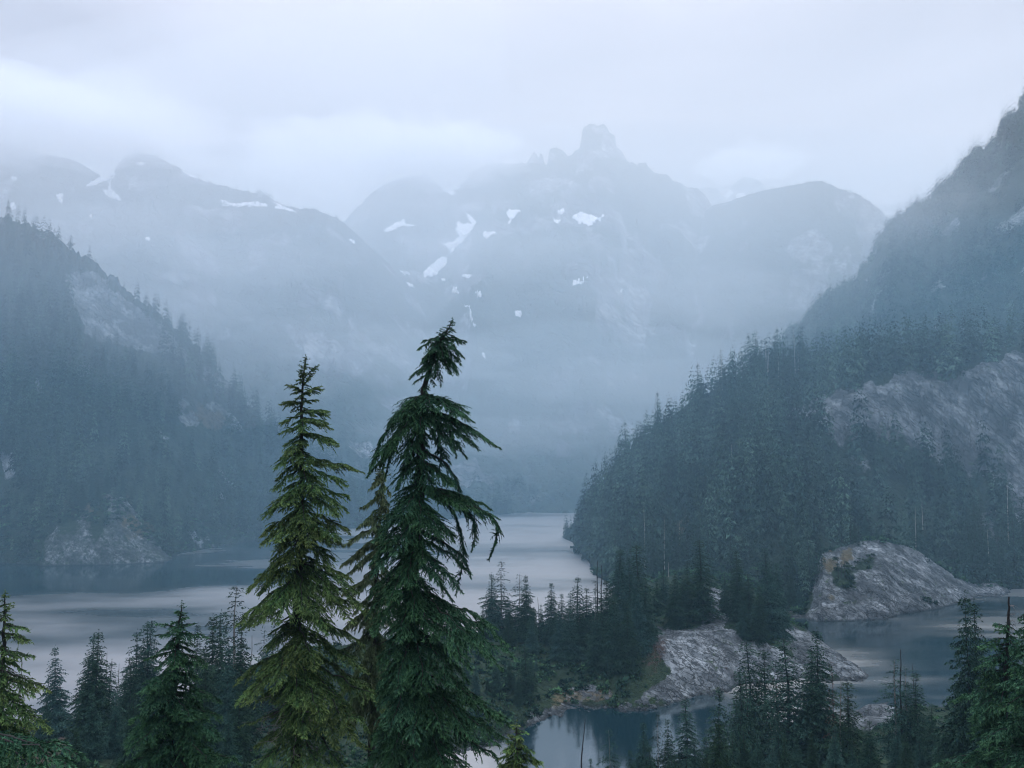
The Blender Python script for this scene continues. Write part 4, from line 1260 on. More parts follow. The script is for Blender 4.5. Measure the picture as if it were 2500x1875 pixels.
F1 = [Kind('far', 22, M_FAR, M_BARK, 350 + i, 8, 5, 2.7, 2.4, 2.3, 2.8, z0=.05, slope=.42, shape=.72, ragged=.35, sparse=.1, wid=.62, sides=3, trunk_n=2, topk=.22) for i in range(5)]
F2 = [Kind('farther', 16, M_FAR, M_BARK, 370 + i, 4, 4, 2.2, 6.0, 6.0, 3.6, z0=.05, slope=.4, shape=.7, ragged=.4, sparse=.1, wid=.7, sides=3, trunk_n=2, topk=.22) for i in range(4)]
HK = H1 + H1 + H3 + H2

AV_R = [CLIFF] + KNOLLS
X, Y, Z, h = scatter(right_hill, 1500, 501, 1345, 2680, .0, 1.03, AV_R, 31, -.45, 10, 38, 30)
U, V = proj(X, Y, Z + h)
k = inpoly(U, V, CLIFF) & (V < 1090)
h = np.where(k & (np.random.default_rng(4).random(len(U)) < .75), h * .45, h); U, V = proj(X, Y, Z + h)
inview = (U > 1370) & (U < 2520) & (V > 600) & (V < 1560)
score = np.where(inview, h / Y * 1000, 0)
# trees standing on the crest or clear of others read best
t_ = (Y - np.interp(X / Y, right_hill.ba, right_hill.bY)) / 250
score = score * (1 + .5 * (t_ > .85)) * (1 + .35 * (t_ < .15))
order = np.argsort(-score)
pick = order[:66]; restw = order[66:]
for i in pick:
    u, v = float(U[i]), float(V[i])
    vb = float(proj(X[i], Y[i], Z[i])[1])
    crest = (vb < 960 + max(0, (1700 - u)) * .9)
    if crest and u > 1700: lab = 'conifer on the wooded crest above the granite cliff, right shore'
    elif crest: lab = 'conifer on the stepped skyline of the right hill above the lake'
    elif vb > 1330 and u < 1560: lab = 'conifer at the foot of the right hill beside the lake'
    elif u > 1960 and vb > 1250: lab = 'conifer on the slope behind the granite promontory'
    elif u > 1960: lab = 'conifer on the wooded slope below the granite cliff'
    elif vb > 1250: lab = 'conifer low on the right hill behind the peninsula groves'
    else: lab = 'conifer midway up the right wooded hill, left of the cliff'
    K = HK[rng.integers(len(HK))]
    o = bpy.data.objects.new('conifer_tree', None); C.objects.link(o); o.empty_display_size = .5
    o.location = (X[i], Y[i], Z[i] - .3); k = h[i] / K.h; w = k * rng.uniform(.85, 1.15)
    o.rotation_euler = (0, 0, rng.uniform(0, 6.28)); o.scale = (w, w, k)
    tag(o, lab, 'tree', lab.replace('conifer', 'conifers', 1))
    for nm, me in (('trunk', K.trunk), ('crown', K.crown)):
        c = bpy.data.objects.new(nm, me); C.objects.link(c); c.parent = o
wood('forest', F1, X[restw], Y[restw], Z[restw], h[restw], M_FAR, 'dense conifer wood covering the right hill', 51)

X, Y, Z, h = scatter(left_hill, 2700, 502, -120, 1250, .0, .985, SLABS_L + [SHORE_ROCK_L], 32, -.45, 9, 30, 40)
up_ = sstep(150, 260, Z)
U, V = proj(X, Y, Z + h); h = np.where(inpoly(U, V, SLABS_L[0]) | inpoly(U, V, SLABS_L[2]) | inpoly(U, V, PXP([(70, 1265), (250, 1200), (420, 1350), (420, 1380), (70, 1380)])), h * .4, h)
keep = np.random.default_rng(3).random(len(X)) > up_ * .72
wood('forest', F1, X[keep], Y[keep], Z[keep], h[keep] * (1 - .25 * up_[keep]), M_FAR, 'dense conifer wood covering the left hill', 52)

sets = []
for L, n, sd, u0, u1, t0, t1, av, thr, h0, h1 in ((left_mtn, 1100, 503, 250, 1350, .02, 1.03, SLABS_M, .02, 7, 17), (dome_mtn, 750, 504, 1320, 2250, .02, 1.03, SLABS_D, .0, 7, 15),
                                                  (right_mtn, 2300, 505, 1760, 2620, .0, 1.03, SLABS_R, -.45, 8, 19), (back_mtn, 300, 506, 850, 1700, .0, .35, SLABS_B, .05, 8, 16)):
    sets.append(scatter(L, n, sd, u0, u1, t0, t1, av, sd, thr, h0, h1, 90))
# a thin line of trees along the ridges that carry them
for L, n, u0, u1, h0, h1 in ((dome_mtn, 150, 1830, 2175, 4, 8), (left_mtn, 120, 570, 1000, 4, 9), (right_mtn, 110, 2100, 2490, 6, 15)):
    rg = np.random.default_rng(n); a = a_of(rg.uniform(u0, u1, n), .25); _, Yr = L.edges(a); Y = Yr + rg.uniform(-14, 3, n)
    X = a * Y; sets.append((X, Y, L.H(X, Y), rg.uniform(h0, h1, n) * rg.uniform(.6, 1, n)))
X, Y, Z, h = (np.concatenate([s[i] for s in sets]) for i in range(4))
wood('forest', F2, X, Y, Z, h, M_FAR, 'scattered conifers on the misty mountainsides', 53)

# pale dead stems in the right-hand wood
for j, (u, v, Y) in enumerate([(1960, 1300, 455), (2250, 1200, 490), (1790, 1210, 520), (2440, 830, 640), (1660, 1360, 480), (1950, 880, 640), (1735, 1180, 560)]):
    top = at(u, v, Y)
    o = bpy.data.objects.new('dead_tree', None); C.objects.link(o)
    hh = 9 + 5 * (j % 3)
    zz = float(ground(top[0], Y)); o.location = (top[0], Y, zz - .3); o.scale = (hh / 15 * .8, hh / 15 * .8, hh / 15 * 1.25)
    tag(o, 'pale bleached dead trunk standing in the right-hand wood', 'dead tree', 'bleached dead trunks in the right-hand wood')
    tr, br = SNAG[j % 3]['pale']
    for nm, me in (('trunk', tr), ('dead_branch', br)):
        c = bpy.data.objects.new(nm, me); C.objects.link(c); c.parent = o
# conifers on and behind the promontory, and on the left bluff
for u, v, Y, w, lab in ((2085, 1272, 436, .8, 'round conifer on the crown of the granite promontory'), (2112, 1258, 440, .8, 'tallest conifer on the crown of the granite promontory'), (2140, 1284, 438, .8, 'conifer at the right of the promontory crown'),
                        (2006, 1318, 424, .9, 'conifer above the ochre grass at the left end of promontory'), (1984, 1352, 416, .9, 'conifer at the upper left flank of the promontory'), (1968, 1392, 408, .9, 'conifer at the middle left flank of the promontory'), (1950, 1430, 400, .9, 'low conifer at the lower left foot of the promontory'),
                        (1930, 1400, 404, .9, 'conifer just left of the promontory above the inlet'), (2035, 1420, 394, .6, 'stunted conifer on the promontory face below ochre grass'), (1905, 1440, 396, .9, 'low conifer at the head of the right inlet')):
    place((N1 + N2)[int(u) % 7], u, v, Y, lab, group='conifers on the granite promontory', wide=w)
for u, v, Y in ((150, 1205, 580), (185, 1165, 588), (225, 1150, 592), (240, 1175, 586), (205, 1185, 582), (262, 1140, 604), (300, 1170, 606), (120, 1235, 572), (90, 1250, 566), (330, 1215, 602), (232, 1235, 572), (160, 1240, 570)):
    place((N1 + N2)[int(u) % 7], u, v, Y, 'conifer growing on the left shore rock bluff', group='conifers growing on the left shore rock bluff', wide=.8)
# three thin bare trunks on the promontory
for u, v in ((2046, 1364), (2054, 1358), (2062, 1372)):
    top = at(u, v, 398); zz = float(ground(top[0], 398))
    o = bpy.data.objects.new('dead_tree', None); C.objects.link(o); hh = 11
    o.location = (top[0], 398, zz - .3); o.scale = (hh / 15 * 1.2, hh / 15 * 1.2, hh / 15)
    tag(o, 'dark bare trunk in the small clump on the granite promontory', 'dead tree', 'bare trunks on the granite promontory')
    tr, br = SNAG[0]['dark']
    for nm, me in (('trunk', tr), ('dead_branch', br)):
        c = bpy.data.objects.new(nm, me); C.objects.link(c); c.parent = o

# ---- low shrubs
def shrub(seed, r=1.0, n=34, leaf=.56):
    rg = np.random.default_rng(seed)
    d = nrm(rg.normal(size=(n, 3))); d[:, 2] = np.abs(d[:, 2])
    rad = rg.uniform(.35, 1.0, n) * (.8 + .35 * fbm(d[:, 0] * 2 + seed, d[:, 1] * 2, seed, 2))
    p = d * rad[:, None] * r * np.array([1, 1, .75])
    tw = nrm(d + rg.normal(size=(n, 3)) * .7); wd = nrm(np.cross(tw, rg.normal(size=(n, 3))))
    ln = leaf * rg.uniform(.6, 1.4, n)
    V = np.stack([p - wd * ln[:, None] * .4, p + wd * ln[:, None] * .4, p + tw * ln[:, None]], 1).reshape(-1, 3)
    a = np.clip(np.repeat(rad * .7, 3) + np.tile([0, 0, .3], n) - .1, 0, 1)
    return V, a


SH = [shrub(600 + i) for i in range(5)]


def shrubs(name, X, Y, Z, sz, label, seed):
    rg = np.random.default_rng(seed)
    Vs, As = [], []
    for i in range(len(X)):
        V, a = SH[rg.integers(5)]
        th = rg.uniform(0, 6.28); c, s_ = math.cos(th) * sz[i], math.sin(th) * sz[i]
        Vs.append(np.stack([V[:, 0] * c - V[:, 1] * s_ + X[i], V[:, 0] * s_ + V[:, 1] * c + Y[i], V[:, 2] * sz[i] * rg.uniform(.7, 1.3) + Z[i]], -1).astype(np.float32))
        As.append(np.clip(a + rg.normal() * .28, 0, 1))
    V = np.concatenate(Vs)
    struct(obj(name, mesh_np(name, V, np.arange(len(V)).reshape(-1, 3), M_SHRUB, {'tip': np.concatenate(As)})), label, 'stuff')


rg = np.random.default_rng(8)
n = 4600
a = rg.uniform(PA[0], PA[-1], n); yn = np.interp(a, PA, PN); yf = np.interp(a, PA, PF)
Y = yn + rg.uniform(.02, .97, n) * (yf - yn); X = a * Y; Z = pen_H(X, Y); U, V = proj(X, Y, Z)
ok = Z > .3
for p, am in ((ROCK_P, 26), (LEDGE_P, 20), (STEP_P, 10), (POINT_P, 20)): ok &= ~jitter_in(U, V, p, 61, am)
thin = fbm(X / 9, Y / 9, 90, 3) > -.35
ok &= thin
shrubs('shrubbery', X[ok], Y[ok], Z[ok] - .1, rg.uniform(.5, 1.0, ok.sum()) * rg.choice([.7, 1.0, 1.8, 2.4], ok.sum()), 'low green shrubs and heather on the peninsula', 9)
n = 4200
Y = 60 + 202 * np.sqrt(rg.uniform(0, 1, n)); X = rg.uniform(-.68, .68, n) * Y; Z = near_H(X, Y); U, V = proj(X, Y, Z)
ok = (Z > .5) & ~jitter_in(U, V, PXP([(70, 1770), (170, 1790), (180, 1840), (80, 1850)]), 17, 16) & ~inpoly(U, V, PXP([(2060, 1700), (2200, 1700), (2200, 1790), (2060, 1790)]))
shrubs('shrubbery', X[ok], Y[ok], Z[ok] - .1, rg.uniform(.4, 1.2, ok.sum()), 'low shrubs covering the near hillside', 10)
n = 1500
aR = rg.uniform(a_of(1375, -.1), a_of(2560, -.1), n); Yb, Yr = right_hill.edges(aR); Y = Yb + rg.uniform(.0, .16, n) * (Yr - Yb); X = aR * Y; Z = ground(X, Y); U, V = proj(X, Y, Z)
ok = (Z > .2) & ~inpoly(U, V, PXP([(1985, 1440), (2010, 1350), (2110, 1318), (2230, 1335), (2330, 1410), (2460, 1455), (2300, 1480), (2170, 1510), (1960, 1515)]))
aL = rg.uniform(a_of(-40, -.1), a_of(1240, -.1), n); Yb, Yr = left_hill.edges(aL); Y2 = Yb + rg.uniform(.0, .12, n) * (Yr - Yb); X2 = aL * Y2; Z2 = ground(X2, Y2); U2, V2 = proj(X2, Y2, Z2)
ok2 = (Z2 > .2) & ~jitter_in(U2, V2, SHORE_ROCK_L, 5, 14)
shrubs('shrubbery', np.concatenate([X[ok], X2[ok2]]), np.concatenate([Y[ok], Y2[ok2]]), np.concatenate([Z[ok], Z2[ok2]]) - .2, rg.uniform(1.0, 2.6, ok.sum() + ok2.sum()), 'pale green bushes along the lake shores', 11)
# bushes rooted on the promontory
bx, by, bz = [], [], []
for p, N_ in ((PROM_VEG[0], 16), (PROM_VEG[1], 34), (PROM_VEG[2], 60), (PROM_VEG[3], 8)):
    P = np.array(p); U = rg.uniform(P[:, 0].min(), P[:, 0].max(), N_ * 3); V = rg.uniform(P[:, 1].min(), P[:, 1].max(), N_ * 3)
    k = jitter_in(U, V, p, 9, 12); X, Y, Z, ok = prom.trace(U[k][:N_], V[k][:N_])
    bx.append(X[ok]); by.append(Y[ok]); bz.append(Z[ok])
bx, by, bz = (np.concatenate(q) for q in (bx, by, bz))
shrubs('shrubbery', bx, by, bz, rg.uniform(.8, 1.9, len(bx)), 'dark bushes growing on the granite promontory', 12)

# stones strewn along the pond and inlet shores
def stones(X, Y, Z, sz, seed):
    rg = np.random.default_rng(seed)
    base = np.array([[-1, -1, -.6], [1, -1, -.6], [1, 1, -.6], [-1, 1, -.6], [-.7, -.6, .6], [.6, -.7, .5], [.7, .6, .65], [-.6, .7, .5]], float)
    Q0 = np.array([[4, 5, 6, 7], [0, 1, 5, 4], [1, 2, 6, 5], [2, 3, 7, 6], [3, 0, 4, 7]])
    Vs, Qs = [], []
    for i in range(len(X)):
        b_ = (base + rg.normal(size=base.shape) * .22) * sz[i] * np.array([1, .8, .55]); th = rg.uniform(0, 6.28); c, s_ = math.cos(th), math.sin(th)
        Vs.append(np.stack([b_[:, 0] * c - b_[:, 1] * s_ + X[i], b_[:, 0] * s_ + b_[:, 1] * c + Y[i], b_[:, 2] + Z[i]], -1)); Qs.append(Q0 + 8 * i)
    V = np.concatenate(Vs); o_ = np.ones(len(V))
    return mesh_np('shore_stones', V, np.concatenate(Qs), M_NEAR, {'rock': o_, 'ochre': o_ * 0, 'soil': o_ * 0})


n = 700
u_ = np.concatenate([rg.uniform(1290, 1620, n // 2), rg.uniform(1620, 2110, n // 2)]); a = a_of(u_, -.3)
Y = np.interp(a, PA, PN) + rg.exponential(2.2, n) - 2.0; X = a * Y; Z = pen_H(X, Y); ok = (Z > -.3) & (Z < 1.6)
struct(obj('shore_stones', stones(X[ok], Y[ok], Z[ok] + .1, rg.uniform(.2, .75, ok.sum()) * rg.choice([.6, 1, 1.5], ok.sum()), 5)), 'grey stones strewn along the pond shore', 'stuff')

# ================================================================== THE NEAR HEMLOCKS
def near_tree(name, label, Y, trunk_px, radii, mat, bark, boughs, seed, fill, cat='tree', sb=.085, st=.048, tl=.185, rise=.10, front=None, prof_scale=.8, curtain=0.0,
              dead=None, wid=.46, group=None, wk=.48, tips=(.25, .65), droopk=.35, leader=60):
    """A tree built bough by bough. trunk_px runs from the top down; boughs: (tip u, tip v, attach v, depth offset, width factor)."""
    rg = np.random.default_rng(seed)
    T = np.array([at(u, v, Y) for u, v in trunk_px])[::-1]          # foot first
    foot = T[0].copy()
    root = bpy.data.objects.new(name, None); C.objects.link(root); root.location = foot
    tag(root, label, cat, group)
    loc = T - foot
    # finer trunk
    k = np.linspace(0, len(loc) - 1, len(loc) * 4)
    fine = np.stack([np.interp(k, np.arange(len(loc)), loc[:, i]) for i in range(3)], -1)
    fine[1:-1] += rg.normal(size=(len(fine) - 2, 3)) * .03
    rr = np.interp(k, np.arange(len(loc)), np.array(radii)[::-1])
    V, Q = tube(fine, rr, 8)
    obj('trunk', mesh_np('trunk', V, Q, bark, smooth=True), root)

    def trunk_at(v):
        vv = np.array([p[1] for p in trunk_px], float); uu = np.array([p[0] for p in trunk_px], float)
        return at(np.interp(v, vv, uu), v, Y) - foot

    inner = Bag()
    made = []
    for bt in boughs:
        u, v, av, dy, wf = (*bt, 1.0)[:5]
        p0 = trunk_at(av); p2 = at(u, v, Y) - foot; p2[1] += dy
        made.append((p0, p2, wf))
    crown = None
    objs = []
    for (p0, p2, wf) in made:
        L = np.linalg.norm(p2 - p0)
        sp = spine(p0, p2, rise * L, 9)
        sp[1:-1] += rg.normal(size=(7, 3)) * .02 * L
        W = max(.22, min(1.1, L * wk)) * wf
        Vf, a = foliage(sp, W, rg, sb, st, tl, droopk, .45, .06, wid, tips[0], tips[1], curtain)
        b_ = Bag(); b_.tris(Vf, a)
        tv, tq = tube(sp, np.linspace(.02 + .012 * L, .008, len(sp)), 4); b_.quads(tv, tq)
        objs.append(b_)
    # small boughs between the big ones, all round the trunk
    vs_ = np.array([b[1] for b in boughs]); us_ = np.array([b[0] for b in boughs])
    for (v0, v1, n, rmin, rmax, slope) in fill:
        for i in range(n):
            f = (i + rg.random()) / n
            v = v0 + (v1 - v0) * f
            p0 = trunk_at(v)
            r = (rmin + (rmax - rmin) * f) * rg.uniform(.55, 1.1)
            az = rg.uniform(0, 6.283)
            p2 = p0 + np.array([math.cos(az) * r, math.sin(az) * r, -slope * r * rg.uniform(.7, 1.35)])
            sp = spine(p0, p2, rise * r, 6)
            W = max(.2, min(.9, r * .42))
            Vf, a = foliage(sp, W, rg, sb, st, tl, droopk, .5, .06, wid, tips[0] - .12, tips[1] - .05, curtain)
            inner.tris(Vf, a)
            tv, tq = tube(sp, np.linspace(.012 + .008 * r, .006, len(sp)), 3); inner.quads(tv, tq)
    if leader:                                                  # the tip of the trunk carries short sprigs all round
        tip = loc[-1]; low = trunk_at(trunk_px[0][1] + leader)
        for j in range(int(leader / 5)):
            q = low + (tip - low) * (j + .5) / int(leader / 5); az = rg.uniform(0, 6.283); r = .12 + .42 * (1 - j / (leader / 5))
            Vf, a = foliage(spine(q, q + np.array([math.cos(az) * r, math.sin(az) * r, .12]), .04, 4), .16, rg, .06, .04, tl * .7, .2, .2, .0, wid, tips[0], tips[1])
            inner.tris(Vf, a)
        Vf, a = foliage(np.array([tip - [0, 0, .3], tip + [0, 0, .18]]), .09, rg, .04, .04, tl * .6, -.2, 0, 0, wid, tips[0], tips[1]); inner.tris(Vf, a)
    crown = obj('crown', inner.mesh('crown', [mat, bark]), root)
    for b_ in objs:
        obj('bough', b_.mesh('bough', [mat, bark]), crown)
    if dead:
        (v0, v1, n, r0, slope) = dead
        for i in range(n):
            v = rg.uniform(v0, v1); p0 = trunk_at(v); az = rg.uniform(0, 6.283); r = r0 * rg.uniform(.4, 1.1)
            p2 = p0 + np.array([math.cos(az) * r, math.sin(az) * r, -slope * r * rg.uniform(.3, 1.3)])
            sp = spine(p0, p2, .05 * r, 7); sp[1:] += rg.normal(size=(6, 3)) * .06
            bb = [tube(sp, np.linspace(.03, .008, 7), 4)]
            for j in range(9):
                q = sp[rg.integers(2, 7)]; e = q + rg.normal(size=3) * np.array([.28, .28, .16]) + np.array([0, 0, -.18])
                bb.append(tube([q, (q + e) / 2 + rg.normal(size=3) * .03, e], [.01, .007, .003], 3))
            V = np.concatenate([x[0] for x in bb]); kk = 0; Qs = []
            for x in bb: Qs.append(x[1] + kk); kk += len(x[0])
            obj('dead_branch', mesh_np('dead_branch', V, np.concatenate(Qs), M_GREYWOOD if i % 3 else M_BARK), root)
    return root


# ---- A: the straight, yellow-green hemlock
zA = lambda x, y: (550 + .618 * x, 850 + .618 * y)
def bA(x, y, att, dy=0, wf=1.0):
    u, v = zA(x, y); return (u, v, zA(0, att)[1], dy, wf)
A_B = [
    # leader tuft
    (748, 877, 905, 0, .8), bA(300, 75, 130, 0, .8), bA(366, 68, 120, 0, .8), bA(290, 98, 150, .1, .8), bA(352, 100, 150, -.2, .8),
    # left silhouette
    bA(252, 150, 175), bA(255, 148, 168, -.6), bA(216, 222, 220), bA(222, 215, 215, .6), bA(217, 296, 270), bA(224, 338, 310, -.5), bA(230, 385, 350, .4), bA(220, 440, 385), bA(226, 470, 400, -1.2), bA(206, 520, 440),
    bA(215, 555, 470, -1.0), bA(152, 668, 570), bA(160, 640, 560, 1.0), bA(155, 738, 640, -.4), bA(185, 760, 660, -1.6), bA(185, 835, 720), bA(200, 800, 700, 1.2), bA(92, 962, 800), bA(130, 930, 790, -1.2), bA(110, 985, 830, 1.0),
    bA(65, 1108, 930), bA(80, 1075, 915, -1.4), bA(100, 1110, 940, 1.2), bA(150, 1060, 930, -2.2, 1.1), bA(135, 1220, 1090, 1.6), bA(40, 1328, 1165), bA(75, 1376, 1190, -1.2), bA(110, 1330, 1180, 1.5), bA(130, 1350, 1190, -2.4, 1.1), bA(55, 1498, 1430, 0, .35),
    bA(170, 1450, 1300, 2.0), bA(150, 1640, 1500, -1.5), bA(100, 1600, 1480, 1.0),
    # right silhouette
    bA(378, 150, 180), bA(372, 160, 185, .7), bA(364, 206, 215), bA(405, 250, 250), bA(395, 262, 255, .8), bA(420, 318, 290), bA(410, 300, 285, -.9), bA(440, 385, 340), bA(425, 375, 335, 1.0), bA(545, 492, 455, 0, .8), bA(485, 540, 470, -.6), bA(500, 480, 450, .7, .8),
    bA(482, 645, 545), bA(460, 655, 560, -1.2), bA(470, 600, 540, 1.2), bA(490, 730, 640), bA(470, 745, 660, -1.4), bA(450, 790, 690, .9), bA(425, 875, 740, -.3), bA(410, 850, 730, 1.2), bA(520, 965, 840), bA(470, 985, 850, -1.2), bA(480, 940, 830, 1.5),
    bA(572, 1040, 885), bA(530, 1060, 900, -1.6), bA(550, 1080, 910, 1.2), bA(440, 1090, 930, -2.2, 1.1), bA(530, 1185, 1050, .8), bA(563, 1282, 1120), bA(520, 1300, 1120, 1.8), bA(645, 1452, 1225), bA(600, 1420, 1200, 1.5), bA(578, 1482, 1245, -1.2), bA(555, 1510, 1260, -2.0, 1.1), bA(480, 1500, 1270, -2.6, 1.1),
    bA(560, 1600, 1400, .6), bA(520, 1650, 1450, -1.8),
    # towards the viewer
    bA(330, 330, 280, -1.0), bA(270, 420, 360, -1.3), bA(350, 470, 400, -1.4), bA(380, 570, 480, -1.8), bA(270, 610, 520, -1.7), bA(350, 690, 590, -2.0), bA(250, 745, 640, -2.1), bA(370, 760, 660, -2.2), bA(300, 840, 720, -2.2),
    bA(230, 1010, 880, -2.3), bA(260, 1045, 900, -2.5), bA(350, 1000, 870, -2.4), bA(400, 1030, 890, -2.5), bA(320, 1230, 1085, -2.6), bA(400, 1210, 1070, -2.8, 1.1), bA(250, 1290, 1140, -2.9, 1.1), bA(340, 1340, 1180, -3.0, 1.1), bA(430, 1390, 1200, -3.2, 1.2), bA(370, 1450, 1280, -3.2, 1.1), bA(320, 1620, 1450, -2.6), bA(430, 1640, 1470, -2.6),
    # away from the viewer
    bA(340, 560, 480, 1.8), bA(260, 700, 600, 2.0), bA(380, 800, 690, 2.1), bA(290, 960, 840, 2.4), bA(420, 1180, 1050, 2.6), bA(210, 1170, 1040, 2.4), bA(350, 1420, 1280, 2.8),
]
near_tree('hemlock_tree', 'tall straight yellow green hemlock, left of the two big near trees', 45,
          [zA(318, 40), zA(305, 160), zA(300, 300), zA(303, 500), zA(300, 700), zA(285, 950), zA(283, 1150), zA(280, 1660), zA(278, 1880)], [.02, .06, .09, .13, .17, .21, .25, .31, .36],
          M_HEM_A, M_BARK, A_B, 1001, [(890, 1010, 26, .25, .8, .25), (1000, 1120, 22, .5, 1.1, .35), (1100, 1400, 44, .9, 1.7, .5), (1400, 1540, 14, 1.3, 1.7, .5), (1580, 1740, 34, 1.6, 2.6, .5)], dead=(1650, 1860, 42, 2.9, .45), rise=.12)

# ---- B: the dark hemlock with the crooked top
zB = lambda x, y: (800 + .708 * x, 700 + .708 * y)
def bB(x, y, att, dy=0, wf=1.0):
    u, v = zB(x, y); return (u, v, zB(0, att)[1], dy, wf)
B_B = [
    # leader and the knob
    bB(428, 118, 150, 0, .7), bB(412, 135, 158, .1, .7), bB(432, 148, 165, 0, .7), bB(470, 195, 182, 0, .8), bB(475, 185, 178, .4, .8), bB(470, 245, 195, -.2, .9), bB(448, 296, 210, .1), bB(455, 262, 200, .6, .9), bB(325, 190, 180, .2, .9), bB(312, 215, 190, 0, .9), bB(330, 255, 205, -.4, .9), bB(310, 300, 230, .3, .8),
    bB(284, 316, 262, 0, .7), bB(390, 340, 235, 0, .6), bB(425, 300, 205, -.6, .9), bB(400, 250, 190, -.9), bB(360, 230, 190, -.9), bB(365, 185, 170, -.5), bB(440, 215, 185, -.7), bB(345, 300, 230, -.4, .8), bB(415, 270, 200, .8), bB(350, 260, 210, .8),
    bB(318, 355, 335, 0, .5), bB(300, 335, 300, -.3, .6), bB(370, 345, 300, -.4, .6), bB(352, 320, 285, -.7, .7), bB(325, 300, 270, -.7, .7), bB(375, 310, 270, .3, .6), bB(345, 365, 335, -.5, .6),
    # umbrella
    bB(210, 478, 378), bB(230, 440, 375, .9), bB(240, 465, 380, -1.0), bB(500, 465, 375), bB(480, 430, 372, .8), bB(470, 450, 376, -.9), bB(290, 420, 372, -1.3), bB(380, 430, 374, -1.5), bB(430, 420, 374, 1.2),
    bB(140, 650, 420), bB(160, 620, 425, -.8), bB(180, 600, 420, .9), bB(230, 560, 410, -1.2), bB(260, 520, 400, -1.6), bB(330, 500, 400, -1.6), bB(280, 600, 430, -1.2), bB(250, 640, 460, .6),
    bB(592, 556, 440, 0, .75), bB(560, 535, 435, .5, .8), bB(520, 560, 440, -.6, .8), bB(480, 590, 440, -.2, .7), bB(445, 575, 440, -.9, .7), bB(420, 610, 450, .5, .7),
    bB(455, 700, 600, .2, .9), bB(430, 680, 600, -1.2), bB(390, 740, 610, -1.0, .8), bB(245, 690, 580, -.7),
    # right arm that drops at its end
    bB(588, 800, 690, 0, .85), bB(560, 770, 688, .7, .85), bB(530, 790, 690, -.8), bB(480, 760, 690, -1.3), bB(440, 760, 690, 1.0),
    # left middle
    bB(215, 790, 700), bB(200, 820, 715, -1.0), bB(160, 875, 760), bB(175, 850, 750, 1.0), bB(190, 905, 780, -1.4), bB(150, 955, 830), bB(165, 985, 850, -1.2), bB(140, 1080, 920, .5), bB(145, 1130, 960, -.7), bB(160, 1200, 1020), bB(180, 1170, 1010, -1.8),
    # middle front
    bB(260, 800, 700, -1.6), bB(330, 820, 720, -1.8), bB(400, 850, 740, -1.6), bB(440, 870, 750, -.8), bB(250, 900, 780, -2.0), bB(340, 930, 800, -2.0), bB(300, 1010, 880, -2.2), bB(390, 1000, 880, -1.9), bB(230, 1060, 930, -2.2), bB(320, 1110, 980, -2.3), bB(270, 1180, 1050, -2.4), bB(380, 1180, 1050, -2.3),
    # right lower
    bB(490, 990, 860, .2, .8), bB(465, 1045, 900, -.6, .8), bB(430, 1090, 920, .5, .8), bB(652, 1288, 1075), bB(620, 1250, 1065, .9), bB(600, 1300, 1080, -.9), bB(555, 1240, 1060, -1.6, 1.1), bB(580, 1200, 1055, 1.4), bB(500, 1280, 1080, -2.0, 1.1), bB(440, 1330, 1150, -2.2),
    bB(480, 1390, 1200, 1.4), bB(540, 1440, 1280, -.6), bB(620, 1495, 1320, .2), bB(650, 1540, 1360, .5), bB(590, 1560, 1370, -.9), bB(520, 1520, 1330, -1.9, 1.1), bB(600, 1640, 1460, -.4), bB(640, 1600, 1440, 1.0),
    # lower front and left
    bB(200, 1290, 1150, -1.5), bB(260, 1350, 1200, -2.6, 1.1), bB(350, 1340, 1190, -2.7, 1.1), bB(180, 1400, 1250, -1.0), bB(240, 1470, 1320, -2.6, 1.1), bB(330, 1500, 1340, -2.9, 1.1), bB(420, 1480, 1320, -2.8, 1.1), bB(160, 1560, 1400, -.6), bB(230, 1600, 1440, -2.5, 1.1), bB(340, 1640, 1480, -3.0, 1.1), bB(440, 1620, 1460, -2.9, 1.1), bB(520, 1660, 1500, -2.4, 1.1), bB(130, 1660, 1500, .3),
    # away
    bB(300, 640, 560, 1.4), bB(230, 760, 670, 1.6), bB(380, 900, 790, 1.7), bB(220, 1010, 880, 2.0), bB(420, 1150, 1020, 1.8), bB(230, 1240, 1100, 2.2), bB(450, 1330, 1190, 2.2), bB(250, 1480, 1330, 2.4), bB(480, 1560, 1400, 2.2),
]
B = near_tree('hemlock_tree', 'dark crooked hemlock with knob top, right of the two big trees', 42,
              [zB(430, 122), zB(406, 165), zB(372, 215), zB(352, 290), zB(332, 345), zB(326, 400), zB(322, 520), zB(316, 650), zB(318, 720), zB(302, 850), zB(292, 1000), zB(290, 1250), zB(290, 1660), zB(290, 1900)],
              [.025, .06, .09, .11, .13, .15, .21, .24, .25, .28, .31, .34, .38, .42],
              M_HEM_B, M_BARK, B_B, 1002, [(800, 880, 34, .35, .75, .5), (880, 950, 10, .15, .3, .8), (955, 1020, 26, .8, 1.3, .5), (1020, 1230, 46, .6, 1.0, .8), (1230, 1500, 46, 1.0, 1.7, .6), (1500, 1880, 74, 1.6, 2.6, .55)], dead=(1540, 1840, 16, 2.4, .4), rise=.14)
